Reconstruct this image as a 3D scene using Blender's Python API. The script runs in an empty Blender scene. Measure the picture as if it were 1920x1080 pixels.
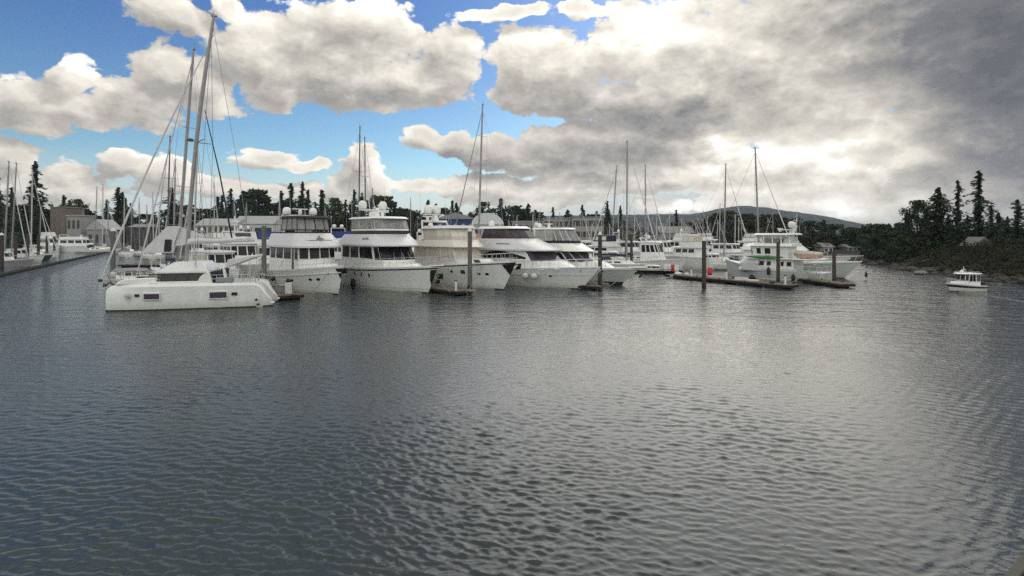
import bpy, math, random
import numpy as np
from mathutils import Vector, Matrix

R = math.radians
scene = bpy.context.scene
COL = scene.collection

# ------------------------------------------------------------------ camera
CAM_H, FPX, HOR = 5.8, 1000.0, 440.0      # eye height (m), focal length (px of a 1920 px frame), horizon row
cam_d = bpy.data.cameras.new("camera")
cam = bpy.data.objects.new("camera", cam_d)
COL.objects.link(cam)
scene.camera = cam
cam.location = (0, 0, CAM_H)
cam.rotation_euler = (R(90), 0, 0)
cam_d.sensor_width = 36
cam_d.lens = 36 * FPX / 1920
cam_d.shift_y = (HOR - 540) / 1920
cam_d.clip_start = 0.1
cam_d.clip_end = 30000

# ------------------------------------------------------------------ light
SUN_AZ, SUN_EL = R(17), R(29)             # azimuth right of the view axis (+Y), elevation
sun_d = bpy.data.lights.new("sun", "SUN")
sun = bpy.data.objects.new("sun", sun_d)
COL.objects.link(sun)
sun_d.energy = 0.65
sun_d.angle = R(50)
sun_d.color = (1.0, 0.93, 0.82)
sdir = Vector((math.sin(SUN_AZ) * math.cos(SUN_EL), math.cos(SUN_AZ) * math.cos(SUN_EL), math.sin(SUN_EL)))
sun.rotation_euler = sdir.to_track_quat('Z', 'Y').to_euler()
sun.location = sdir * 200

scene.view_settings.view_transform = 'Standard'
scene.view_settings.look = 'None'
scene.view_settings.exposure = 0.47
scene.view_settings.gamma = 1.0
scene.view_settings.use_curve_mapping = False
scene.render.engine = 'CYCLES'
scene.cycles.max_bounces = 6
scene.cycles.diffuse_bounces = 2
scene.cycles.glossy_bounces = 3
scene.cycles.transparent_max_bounces = 12
scene.cycles.use_denoising = False


class NT:
    """small helper for writing node trees"""
    def __init__(s, tree):
        s.t = tree
    def n(s, typ, **kw):
        nd = s.t.nodes.new(typ)
        for k, v in kw.items():
            setattr(nd, k, v)
        return nd
    def put(s, sock, v):
        if hasattr(v, 'is_output'):
            s.t.links.new(v, sock)
        else:
            sock.default_value = v
    def m(s, op, a, b=None, c=None, clamp=False):
        nd = s.n('ShaderNodeMath', operation=op, use_clamp=clamp)
        for i, v in enumerate((a, b, c)):
            if v is not None:
                s.put(nd.inputs[i], v)
        return nd.outputs[0]
    def v(s, op, a, b=None, c=None):
        nd = s.n('ShaderNodeVectorMath', operation=op)
        for i, x in enumerate((a, b, c)):
            if x is not None:
                s.put(nd.inputs[i], x)
        return nd.outputs['Value'] if op in ('LENGTH', 'DOT_PRODUCT', 'DISTANCE') else nd.outputs['Vector']
    def noise(s, vec, scale, detail=4, rough=.55, dist=0., lac=2.):
        nd = s.n('ShaderNodeTexNoise')
        s.put(nd.inputs['Vector'], vec)
        nd.inputs['Scale'].default_value = scale
        nd.inputs['Detail'].default_value = detail
        nd.inputs['Roughness'].default_value = rough
        nd.inputs['Lacunarity'].default_value = lac
        nd.inputs['Distortion'].default_value = dist
        return nd
    def ramp(s, fac, stops, interp='LINEAR'):
        nd = s.n('ShaderNodeValToRGB')
        cr = nd.color_ramp
        cr.interpolation = interp
        while len(cr.elements) < len(stops):
            cr.elements.new(0.5)
        for e, (p, c) in zip(cr.elements, stops):
            e.position = p
            e.color = (*c, 1) if len(c) == 3 else c
        s.put(nd.inputs[0], fac)
        return nd.outputs[0]
    def mix(s, fac, a, b, blend='MIX'):
        nd = s.n('ShaderNodeMix', data_type='RGBA', blend_type=blend)
        s.put(nd.inputs[0], fac)
        s.put(nd.inputs[6], a if hasattr(a, 'is_output') else (*a, 1))
        s.put(nd.inputs[7], b if hasattr(b, 'is_output') else (*b, 1))
        return nd.outputs[2]
    def smooth(s, x, lo, hi):
        nd = s.n('ShaderNodeMapRange', interpolation_type='SMOOTHSTEP')
        s.put(nd.inputs[0], x)
        nd.inputs[1].default_value, nd.inputs[2].default_value = lo, hi
        nd.inputs[3].default_value, nd.inputs[4].default_value = 0, 1
        return nd.outputs[0]


# ------------------------------------------------------------------ sky: Nishita + banks of cumulus placed by bearing and elevation
world = bpy.data.worlds.new("World")
scene.world = world
world.use_nodes = True
wt = world.node_tree
wt.nodes.clear()
W_ = NT(wt)


def azel(x, y):
    a = math.atan((x - 960) / FPX)
    e = math.atan((HOR - y) / FPX * math.cos(a))
    return a, e


def ell(x, y, rx, ry):
    a, e = azel(x, y)
    return a, e, rx / FPX * math.cos(a) ** 2, ry / FPX * math.cos(a)


# cloud bodies: (x, y, rx, ry) bearings given in the photograph's pixels
BODIES = [
    # left bank
    (30, 190, 140, 52), (130, 145, 70, 42), (70, 175, 110, 50), (265, 200, 120, 52), (330, 140, 85, 56), (-150, 170, 160, 80),
    (400, 175, 60, 55), (60, 225, 110, 30), (170, 205, 80, 36),
    # middle bank
    (480, 105, 120, 80), (600, 105, 180, 86), (700, 60, 120, 66), (840, 115, 80, 72), (690, 160, 190, 50), (520, 160, 95, 46), (780, 165, 90, 36),
    # translucent patch behind the masts
    (310, 25, 95, 35), (420, 10, 50, 30),
    # low line on the left
    (20, 292, 70, 36), (125, 318, 58, 26), (225, 300, 52, 32), (300, 322, 56, 34), (380, 345, 70, 30), (80, 350, 200, 40),
    (500, 294, 74, 20), (570, 308, 44, 12), (480, 356, 250, 22), (668, 318, 46, 48), (706, 350, 50, 44), (640, 345, 36, 32),
    # middle puffs
    (788, 258, 46, 22), (862, 272, 56, 28), (930, 292, 86, 38), (880, 345, 170, 22), (1000, 372, 150, 20),
    # big right bank
    (985, 110, 66, 66), (1050, 140, 120, 80), (1215, 80, 150, 80), (1140, 185, 230, 42), (1000, 180, 80, 44), (1360, 130, 200, 120),
    (1480, 190, 220, 90), (1300, 210, 200, 40), (1700, 60, 330, 180), (1850, 220, 250, 170), (1580, 20, 320, 110), (960, 26, 120, 18), (1100, 18, 60, 14),
    # lower right layers
    (1080, 275, 140, 52), (1200, 270, 130, 58), (990, 300, 100, 36), (1350, 315, 90, 56), (1480, 315, 150, 66), (1600, 335, 150, 66),
    (1700, 385, 180, 60), (1850, 380, 150, 80), (1450, 372, 140, 36), (1580, 398, 120, 30), (1150, 350, 190, 20),
    (1275, 386, 28, 11), (1336, 386, 32, 16), (1230, 382, 28, 10), (1610, 262, 90, 40), (1595, 215, 80, 40), (1110, 318, 120, 26), (1330, 255, 70, 30), (1700, 300, 120, 50), (1250, 335, 140, 24), (1060, 340, 120, 18),
]
# tone: (x, y, rx, ry, amount) soft lobes that lift or sink the brightness of the cloud
TONES = [
    (1215, 70, 100, 40, .25), (1350, 120, 170, 80, .10), (1520, 260, 170, 60, .12), (1090, 50, 100, 50, .0), (1020, 95, 90, 60, .12), (1325, 268, 22, 26, .16), (1345, 290, 14, 40, .22), (1395, 275, 50, 14, .22),
    (1440, 315, 110, 24, .14), (1130, 205, 230, 28, -.15), (1300, 215, 150, 35, -.10), (1600, 40, 120, 90, -.06), (1840, 60, 210, 180, -.38), (1940, 210, 130, 220, -.26), (1560, 200, 150, 90, .10), (1600, 330, 80, 40, .16), (1480, 345, 140, 16, .18), (1640, 300, 120, 50, .14), (1200, 360, 220, 24, .10),
    (1130, 280, 150, 40, -.14), (1010, 315, 130, 22, -.10), (1560, 385, 100, 26, .46), (1235, 62, 45, 22, .16), (1350, 300, 40, 30, .06), (1400, 360, 60, 12, .24), (1300, 385, 110, 18, .22), (1450, 285, 120, 12, .16),
    (600, 180, 230, 26, -.09), (200, 222, 190, 26, -.07), (330, 40, 120, 40, -.12), (130, 115, 90, 30, .14),
    (700, 22, 120, 26, .16), (470, 50, 60, 36, .14), (840, 80, 60, 40, .08), (880, 292, 70, 26, -.20), (1500, 325, 100, 30, -.10), (1620, 340, 90, 50, -.12),
    (1180, 385, 170, 18, .08), (720, 300, 40, 60, .14), (640, 95, 240, 60, .04),
]


def cloud_group():
    g = bpy.data.node_groups.new("cloud_field", 'ShaderNodeTree')
    g.interface.new_socket("Dir", in_out='INPUT', socket_type='NodeSocketVector')
    g.interface.new_socket("Density", in_out='OUTPUT', socket_type='NodeSocketFloat')
    G = NT(g)
    gi = G.n('NodeGroupInput').outputs[0]
    go = G.n('NodeGroupOutput')
    nrm = G.v('NORMALIZE', gi)
    sp = G.n('ShaderNodeSeparateXYZ')
    G.put(sp.inputs[0], nrm)
    x, y, z = sp.outputs
    az = G.m('ARCTAN2', x, y)
    el = G.m('ARCSINE', z)
    cb = G.n('ShaderNodeCombineXYZ')
    G.put(cb.inputs[0], az); G.put(cb.inputs[1], el)
    stretched = G.v('MULTIPLY', nrm, (1, 1, 1.5))
    w1 = G.noise(stretched, 7, 3, .5)
    w2 = G.noise(stretched, 26, 3, .55)
    p = G.v('MULTIPLY_ADD', w1.outputs['Color'], (.10, .055, 0), cb.outputs[0])
    p = G.v('MULTIPLY_ADD', w2.outputs['Color'], (.034, .022, 0), p)
    p = G.v('ADD', p, (-.067, -.0385, 0))
    dmin = None
    for b in BODIES:
        a, e, ra, re = ell(*b)
        q = G.v('MULTIPLY_ADD', p, (1 / ra, 1 / re, 0), (-a / ra, -e / re, 0))
        d = G.v('LENGTH', q)
        if dmin is None:
            dmin = d
        else:
            nd = G.n('ShaderNodeMath', operation='SMOOTH_MIN')
            G.put(nd.inputs[0], dmin); G.put(nd.inputs[1], d); nd.inputs[2].default_value = .22
            dmin = nd.outputs[0]
    body = G.m('SUBTRACT', 1.07, dmin)
    # the bank on the right is thick: fewer breaks in it
    body = G.m('MULTIPLY_ADD', G.smooth(az, .06, .30), .10, body)
    # open sky overhead and behind the camera: loose broken cloud
    loose = G.m('MULTIPLY_ADD', w1.outputs['Fac'], 3.2, -1.05)
    out1 = G.smooth(G.m('ABSOLUTE', az), .82, 1.05)
    out2 = G.smooth(el, .46, .60)
    out = G.m('MAXIMUM', out1, out2)
    body = G.m('MAXIMUM', body, G.m('MULTIPLY_ADD', out, 3.0, G.m('ADD', loose, -3.0)))
    f = G.noise(stretched, 16, 8, .66)
    vo = G.n('ShaderNodeTexVoronoi', feature='F1', normalize=False)
    G.put(vo.inputs['Vector'], G.v('MULTIPLY_ADD', w2.outputs['Color'], (.05, .05, .05), stretched))
    vo.inputs['Scale'].default_value = 17
    vo.inputs['Detail'].default_value = 2.0
    vo.inputs['Roughness'].default_value = .52
    vo.inputs['Lacunarity'].default_value = 2.3
    puff = G.m('MULTIPLY_ADD', vo.outputs['Distance'], -.46, .30)
    dens = G.m('MULTIPLY_ADD', f.outputs['Fac'], .72, G.m('ADD', G.m('MINIMUM', body, .75), -.36))
    dens = G.m('ADD', dens, puff)
    G.put(go.inputs[0], dens)
    return g


cg = cloud_group()
tc = W_.n('ShaderNodeTexCoord').outputs['Generated']
d0 = W_.n('ShaderNodeGroup', node_tree=cg)
W_.put(d0.inputs[0], tc)
d1 = W_.n('ShaderNodeGroup', node_tree=cg)
# step towards a point above the sun for the relief of the billows
to_sun = W_.v('NORMALIZE', W_.v('SUBTRACT', (*(sdir + Vector((0, 0, .45))),), tc))
W_.put(d1.inputs[0], W_.v('MULTIPLY_ADD', to_sun, (.030, .030, .030), tc))
dens, dens2 = d0.outputs[0], d1.outputs[0]
cover = W_.smooth(dens, -.01, .16)
relief = W_.m('MULTIPLY', W_.m('SUBTRACT', dens, dens2), .42)
relief = W_.m('MAXIMUM', W_.m('MINIMUM', relief, .20), -.13)
sp = W_.n('ShaderNodeSeparateXYZ')
W_.put(sp.inputs[0], tc)
az = W_.m('ARCTAN2', sp.outputs[0], sp.outputs[1])
el = W_.m('ARCSINE', sp.outputs[2])
cb = W_.n('ShaderNodeCombineXYZ')
W_.put(cb.inputs[0], az); W_.put(cb.inputs[1], el)
ton = W_.noise(W_.v('MULTIPLY', tc, (1, 1, 2.2)), 9, 6, .58)
pw = W_.v('MULTIPLY_ADD', ton.outputs['Color'], (.09, .06, 0), cb.outputs[0])
pw = W_.v('ADD', pw, (-.045, -.03, 0))
tone = W_.m('MULTIPLY_ADD', ton.outputs['Fac'], .50, .385)
for (x, y, rx, ry, amt) in TONES:
    a, e, ra, re = ell(x, y, rx, ry)
    q = W_.v('MULTIPLY_ADD', pw, (1 / ra, 1 / re, 0), (-a / ra, -e / re, 0))
    d2 = W_.v('DOT_PRODUCT', q, q)
    tone = W_.m('MULTIPLY_ADD', W_.m('POWER', .42, d2), amt, tone)
# unseen cloud behind the camera, opposite the sun: brightness added to light the hulls
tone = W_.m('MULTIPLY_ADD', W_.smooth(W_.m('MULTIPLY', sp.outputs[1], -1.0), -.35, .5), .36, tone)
# thin edges are lit through, thick cores are greyer
core = W_.smooth(dens, .1, .75)
tone = W_.m('MULTIPLY_ADD', core, -.13, tone)
tone = W_.m('ADD', tone, relief)
SKY_S = 0.10
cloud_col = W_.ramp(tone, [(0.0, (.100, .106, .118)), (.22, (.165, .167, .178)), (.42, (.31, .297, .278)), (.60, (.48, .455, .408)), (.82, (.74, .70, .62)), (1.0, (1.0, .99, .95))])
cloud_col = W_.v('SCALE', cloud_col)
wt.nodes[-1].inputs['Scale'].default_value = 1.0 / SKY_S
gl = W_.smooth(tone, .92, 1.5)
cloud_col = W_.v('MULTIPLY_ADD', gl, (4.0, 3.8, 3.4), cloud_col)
sky = W_.n('ShaderNodeTexSky', sky_type='NISHITA')
sky.sun_disc = False
sky.sun_elevation = SUN_EL
sky.sun_rotation = SUN_AZ
sky.altitude = 0
sky.air_density = 1.0
sky.dust_density = 0.4
sky.ozone_density = 1.8
skyc = W_.v('MULTIPLY', sky.outputs[0], W_.mix(W_.smooth(el, .06, .40), (.52, .71, .75), (.29, .45, .68)))
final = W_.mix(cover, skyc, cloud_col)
# pale bank of vapour low over the land
hz = W_.m('MULTIPLY', W_.m('SUBTRACT', 1.0, W_.smooth(W_.m('MULTIPLY_ADD', W_.smooth(az, -.02, .2), -.10, el), .01, .15)), .88)
vap = W_.mix(W_.smooth(az, -.3, .7), (5.6, 5.7, 5.8), (4.2, 4.3, 4.45))
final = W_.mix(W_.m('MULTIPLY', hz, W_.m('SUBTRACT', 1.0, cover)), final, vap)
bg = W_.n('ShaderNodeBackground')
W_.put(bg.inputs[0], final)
bg.inputs[1].default_value = SKY_S
wo = W_.n('ShaderNodeOutputWorld')
wt.links.new(bg.outputs[0], wo.inputs[0])
world.cycles.sampling_method = 'MANUAL'
world.cycles.sample_map_resolution = 512
# ------------------------------------------------------------------ materials
MATS = {}


def mat(name, col, rough=.5, metal=0., var=.08, scale=3., bump=0., spec=.5, var_rough=0., coords='Object', stretch=(1, 1, 1)):
    """Principled with a noise that varies the colour (var = relative amount)"""
    if name in MATS:
        return MATS[name]
    m = bpy.data.materials.new(name)
    m.use_nodes = True
    t = m.node_tree
    N = NT(t)
    b = t.nodes['Principled BSDF']
    b.inputs['Roughness'].default_value = rough
    b.inputs['Metallic'].default_value = metal
    b.inputs['Specular IOR Level'].default_value = spec
    co = N.n('ShaderNodeTexCoord').outputs[coords]
    co = N.v('MULTIPLY', co, stretch)
    ns = N.noise(co, scale, 5, .6)
    lo = tuple(max(0, c * (1 - var)) for c in col)
    hi = tuple(min(1, c * (1 + var)) for c in col)
    N.put(b.inputs['Base Color'], N.ramp(ns.outputs['Fac'], [(.3, lo), (.7, hi)]))
    if bump:
        bp = N.n('ShaderNodeBump')
        bp.inputs['Strength'].default_value = 1
        bp.inputs['Distance'].default_value = bump
        N.put(bp.inputs['Height'], ns.outputs['Fac'])
        N.put(b.inputs['Normal'], bp.outputs[0])
    MATS[name] = m
    return m


GEL = mat('gelcoat_white', (.81, .84, .81), .22, var=.05, scale=1.2, stretch=(1, 1, .35))
GEL2 = mat('gelcoat_cool', (.70, .72, .72), .25, var=.06, scale=1.4)
CREAM = mat('gelcoat_cream', (.70, .68, .60), .3, var=.06, scale=1.4)
GREYHULL = mat('hull_grey', (.57, .61, .59), .3, var=.06, scale=1.2, stretch=(1, 1, .35))
LILAC = mat('roof_pale', (.66, .66, .68), .3, var=.05, scale=1.3)
NAVYHULL = mat('hull_navy', (.02, .03, .07), .2, var=.15)
GREENHULL = mat('hull_green', (.02, .07, .05), .25, var=.15)
DECK = mat('deck_nonskid', (.60, .60, .56), .6, var=.06, scale=6)
TEAK = mat('teak', (.30, .19, .11), .6, var=.25, scale=4, stretch=(1, 8, 1))
GLASS = mat('dark_glass', (.018, .017, .02), .10, var=.3, scale=1.5, spec=.25)
GLASS2 = mat('tinted_glass', (.060, .048, .062), .12, var=.25, scale=1.0, spec=.3)
PORT = mat('porthole_glass', (.012, .012, .014), .12, var=.2)
ALU = mat('spar_aluminium', (.31, .30, .30), .38, metal=.35, var=.12, scale=2)
ALUW = mat('spar_white', (.54, .54, .53), .35, var=.07, scale=2)
SPARD = mat('spar_dark', (.13, .12, .12), .45, metal=.2, var=.15, scale=2)
STEEL = mat('stainless_steel', (.62, .62, .62), .25, metal=.8, var=.08)
WIRE = mat('rigging_wire', (.22, .22, .23), .45, metal=.4, var=.1)
RUBBER = mat('black_rubber', (.014, .014, .015), .5, var=.2)
BLACK = mat('black_trim', (.016, .016, .018), .35, var=.2)
ANTIF = mat('antifouling_dark', (.015, .02, .022), .6, var=.3)
STRIPE = mat('waterline_stripe', (.05, .06, .07), .4, var=.15)
BEIGE = mat('canvas_beige', (.55, .51, .44), .85, var=.12, scale=3, bump=.01)
TAN = mat('canvas_tan', (.42, .26, .14), .85, var=.15, scale=3, bump=.01)
BLUEC = mat('canvas_blue', (.022, .05, .22), .8, var=.2, scale=3, bump=.01)
NAVYC = mat('canvas_navy', (.016, .022, .05), .8, var=.2, scale=3, bump=.01)
GREYC = mat('canvas_grey', (.27, .28, .29), .85, var=.1, scale=3, bump=.01)
WHITEC = mat('canvas_white', (.66, .67, .68), .85, var=.07, scale=2, bump=.02)
GREENC = mat('canvas_green', (.03, .16, .06), .7, var=.25, scale=5, bump=.01)
BLACKC = mat('canvas_black', (.02, .02, .023), .8, var=.2, scale=3)
REDP = mat('red_plastic', (.50, .03, .035), .45, var=.12)
PINK = mat('boat_pink_beige', (.52, .34, .27), .5, var=.1)
GREENP = mat('kayak_green', (.05, .24, .05), .35, var=.15)
ROPE = mat('rope', (.30, .28, .24), .9, var=.2, scale=20)
PILEW = mat('pile_wood', (.075, .066, .056), .85, spec=.12, var=.35, scale=5, bump=.03, stretch=(1, 1, .25))
PILEG = mat('pile_wood_grey', (.15, .15, .145), .85, spec=.12, var=.3, scale=5, bump=.03, stretch=(1, 1, .25))
PILEC = mat('pile_cap_white', (.70, .70, .68), .5, var=.08)
DOCKW = mat('dock_planks', (.17, .145, .12), .85, spec=.12, var=.35, scale=3, bump=.02, stretch=(1, 9, 1))
DOCKS = mat('dock_side', (.034, .029, .026), .85, spec=.12, var=.4, scale=4, bump=.02)
FLOAT = mat('dock_float', (.04, .04, .04), .8, spec=.12, var=.3)
LETTER = mat('lettering_grey', (.16, .17, .19), .5, var=.1)
TANWALL = mat('wall_tan_concrete', (.18, .155, .12), .85, var=.15, scale=.25)
WHITEWALL = mat('wall_white', (.55, .55, .53), .8, var=.1, scale=.4)
GREYWALL = mat('wall_grey', (.30, .30, .30), .85, var=.12, scale=.3)
CONDO = mat('wall_condo', (.36, .34, .29), .85, var=.12, scale=.3)
BLUEWALL = mat('wall_blue', (.03, .06, .16), .7, var=.15, scale=.4)
ROOFG = mat('roof_grey', (.26, .27, .28), .8, var=.15, scale=.5)
ROOFW = mat('roof_metal_pale', (.38, .39, .40), .6, var=.1, scale=.4, stretch=(1, 8, 1))
ROOFD = mat('roof_dark', (.06, .055, .05), .85, var=.2, scale=.5)
WINB = mat('building_window', (.03, .034, .04), .15, var=.3)
TRUNK = mat('bark', (.055, .042, .033), .9, spec=.12, var=.3, scale=6, bump=.05)
FOL1 = mat('needles_dark', (.038, .060, .032), .8, var=.5, scale=.45, spec=.2)
FOL2 = mat('needles_blue_green', (.040, .064, .044), .8, var=.5, scale=.45, spec=.2)
FOL3 = mat('leaves_olive', (.066, .080, .040), .8, var=.5, scale=.5, spec=.2)
SHRUB = mat('shrub_leaves', (.032, .035, .018), .85, var=.6, scale=.35, spec=.2)
TWIG = mat('bare_twigs', (.10, .074, .058), .9, var=.4, scale=.6, spec=.2)
ROCK = mat('shore_rock', (.045, .042, .038), .85, var=.45, scale=1.2, bump=.05)
HILLM = mat('hill_forest', (.012, .018, .016), .95, var=.45, scale=.012, spec=.1)


def hull_paint(name, col):
    m = mat(name, col, .22, var=.05, scale=1.2, stretch=(1, 1, .35))
    N = NT(m.node_tree)
    b = m.node_tree.nodes['Principled BSDF']
    base = b.inputs['Base Color'].links[0].from_socket
    co = N.n('ShaderNodeTexCoord').outputs['Object']
    sp = N.n('ShaderNodeSeparateXYZ')
    N.put(sp.inputs[0], co)
    n1 = N.noise(N.v('MULTIPLY', co, (2.2, 2.2, .22)), 1.6, 5, .65)
    n2 = N.noise(co, 5., 4, .6)
    low = N.m('SUBTRACT', 1., N.smooth(N.m('MULTIPLY_ADD', n1.outputs['Fac'], -.9, sp.outputs[2]), -.35, .35))
    scum = N.m('MULTIPLY', low, .42)
    c = N.mix(scum, base, (.36, .33, .22))
    run = N.m('MULTIPLY', N.smooth(n1.outputs['Fac'], .57, .78), N.m('MULTIPLY_ADD', n2.outputs['Fac'], .4, .12))
    c = N.mix(run, c, (.47, .44, .36))
    N.put(b.inputs['Base Color'], c)
    return m


HULLW = hull_paint('hull_white', (.81, .84, .81))
HULLG = hull_paint('hull_pale_grey', (.57, .61, .59))


def vinyl_mat():
    m = bpy.data.materials.new('clear_vinyl')
    m.use_nodes = True
    t = m.node_tree
    N = NT(t)
    b = t.nodes['Principled BSDF']
    co = N.n('ShaderNodeTexCoord').outputs['Object']
    ns = N.noise(co, 1.5, 3, .5)
    N.put(b.inputs['Base Color'], N.ramp(ns.outputs['Fac'], [(.3, (.30, .31, .32)), (.7, (.48, .48, .47))]))
    b.inputs['Roughness'].default_value = .12
    b.inputs['Alpha'].default_value = .50
    MATS['clear_vinyl'] = m
    return m


VINYL = vinyl_mat()


def land_mat():
    m = bpy.data.materials.new('shore_ground')
    m.use_nodes = True
    N = NT(m.node_tree)
    b = m.node_tree.nodes['Principled BSDF']
    b.inputs['Roughness'].default_value = .9
    g = N.n('ShaderNodeNewGeometry').outputs['Position']
    sp = N.n('ShaderNodeSeparateXYZ')
    N.put(sp.inputs[0], g)
    n1 = N.noise(g, .35, 5, .6)
    n2 = N.noise(g, 2.2, 5, .6)
    h = N.m('MULTIPLY_ADD', n1.outputs['Fac'], 1.4, N.m('ADD', sp.outputs[2], -.7))
    rock = N.ramp(n2.outputs['Fac'], [(.3, (.028, .026, .023)), (.7, (.075, .068, .060))])
    grass = N.ramp(n2.outputs['Fac'], [(.3, (.022, .024, .013)), (.7, (.055, .052, .028))])
    wet = N.ramp(n2.outputs['Fac'], [(.3, (.014, .014, .013)), (.7, (.040, .038, .033))])
    c = N.mix(N.smooth(h, .35, .8), wet, rock)
    c = N.mix(N.smooth(h, 1.3, 2.0), c, grass)
    N.put(b.inputs['Base Color'], c)
    bp = N.n('ShaderNodeBump')
    bp.inputs['Distance'].default_value = .25
    N.put(bp.inputs['Height'], n2.outputs['Fac'])
    N.put(b.inputs['Normal'], bp.outputs[0])
    return m


LAND = land_mat()


def water_mat():
    m = bpy.data.materials.new('sea_water')
    m.use_nodes = True
    N = NT(m.node_tree)
    b = m.node_tree.nodes['Principled BSDF']
    g = N.n('ShaderNodeNewGeometry').outputs['Position']
    big = N.noise(g, .05, 3, .5)
    N.put(b.inputs['Base Color'], N.ramp(big.outputs['Fac'], [(.35, (.036, .048, .052)), (.65, (.044, .058, .059))]))
    b.inputs['IOR'].default_value = 1.33
    # foam of the small cruiser's wake
    A, B_ = Wt(1844, 552.5), Wt(1930, 568)
    d = (B_ - A); d.z = 0; d.normalize()
    rel = N.v('SUBTRACT', g, tuple(A))
    al = N.v('DOT_PRODUCT', rel, tuple(d))
    ac = N.m('ABSOLUTE', N.v('DOT_PRODUCT', rel, (-d.y, d.x, 0)))
    fn = N.noise(g, 2.6, 5, .7)
    ac = N.m('MULTIPLY_ADD', fn.outputs['Fac'], 1.7, N.m('SUBTRACT', ac, N.m('MULTIPLY', al, .02)))
    foam = N.m('SUBTRACT', 1., N.smooth(ac, .45, 1.35))
    foam = N.m('MULTIPLY', foam, N.m('MULTIPLY', N.smooth(al, -.1, .4), N.m('SUBTRACT', 1., N.smooth(al, 3., 14.))))
    foam = N.m('MULTIPLY', foam, .42)
    col = N.mix(foam, b.inputs['Base Color'].links[0].from_socket, (.62, .64, .64))
    N.put(b.inputs['Base Color'], col)
    N.put(b.inputs['Roughness'], N.m('MULTIPLY_ADD', foam, .5, .035))
    st = N.v('MULTIPLY', g, (.75, 1.8, 1.0))
    n1 = N.noise(st, 6.5, 4, .6, .4)
    n2 = N.noise(st, 19., 3, .6, .3)
    h = N.m('MULTIPLY', N.m('MULTIPLY_ADD', n2.outputs['Fac'], .22, n1.outputs['Fac']), N.m('MULTIPLY_ADD', N.smooth(N.v('LENGTH', g), 10, 34), .58, .42))
    n3 = N.noise(st, 1.15, 3, .55, .3)
    dist = N.smooth(N.v('LENGTH', g), 14, 60)
    h = N.m('MULTIPLY_ADD', N.m('MULTIPLY', n3.outputs['Fac'], dist), 7.5, h)
    n4 = N.noise(N.v('MULTIPLY', g, (.5, 1.6, 1.0)), .42, 3, .6, .3)
    h = N.m('MULTIPLY_ADD', N.m('MULTIPLY', n4.outputs['Fac'], N.smooth(N.v('LENGTH', g), 25, 60)), 14., h)
    bp = N.n('ShaderNodeBump')
    bp.inputs['Strength'].default_value = 1
    bp.inputs['Distance'].default_value = .017
    N.put(bp.inputs['Height'], h)
    N.put(b.inputs['Normal'], bp.outputs[0])
    return m


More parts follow.
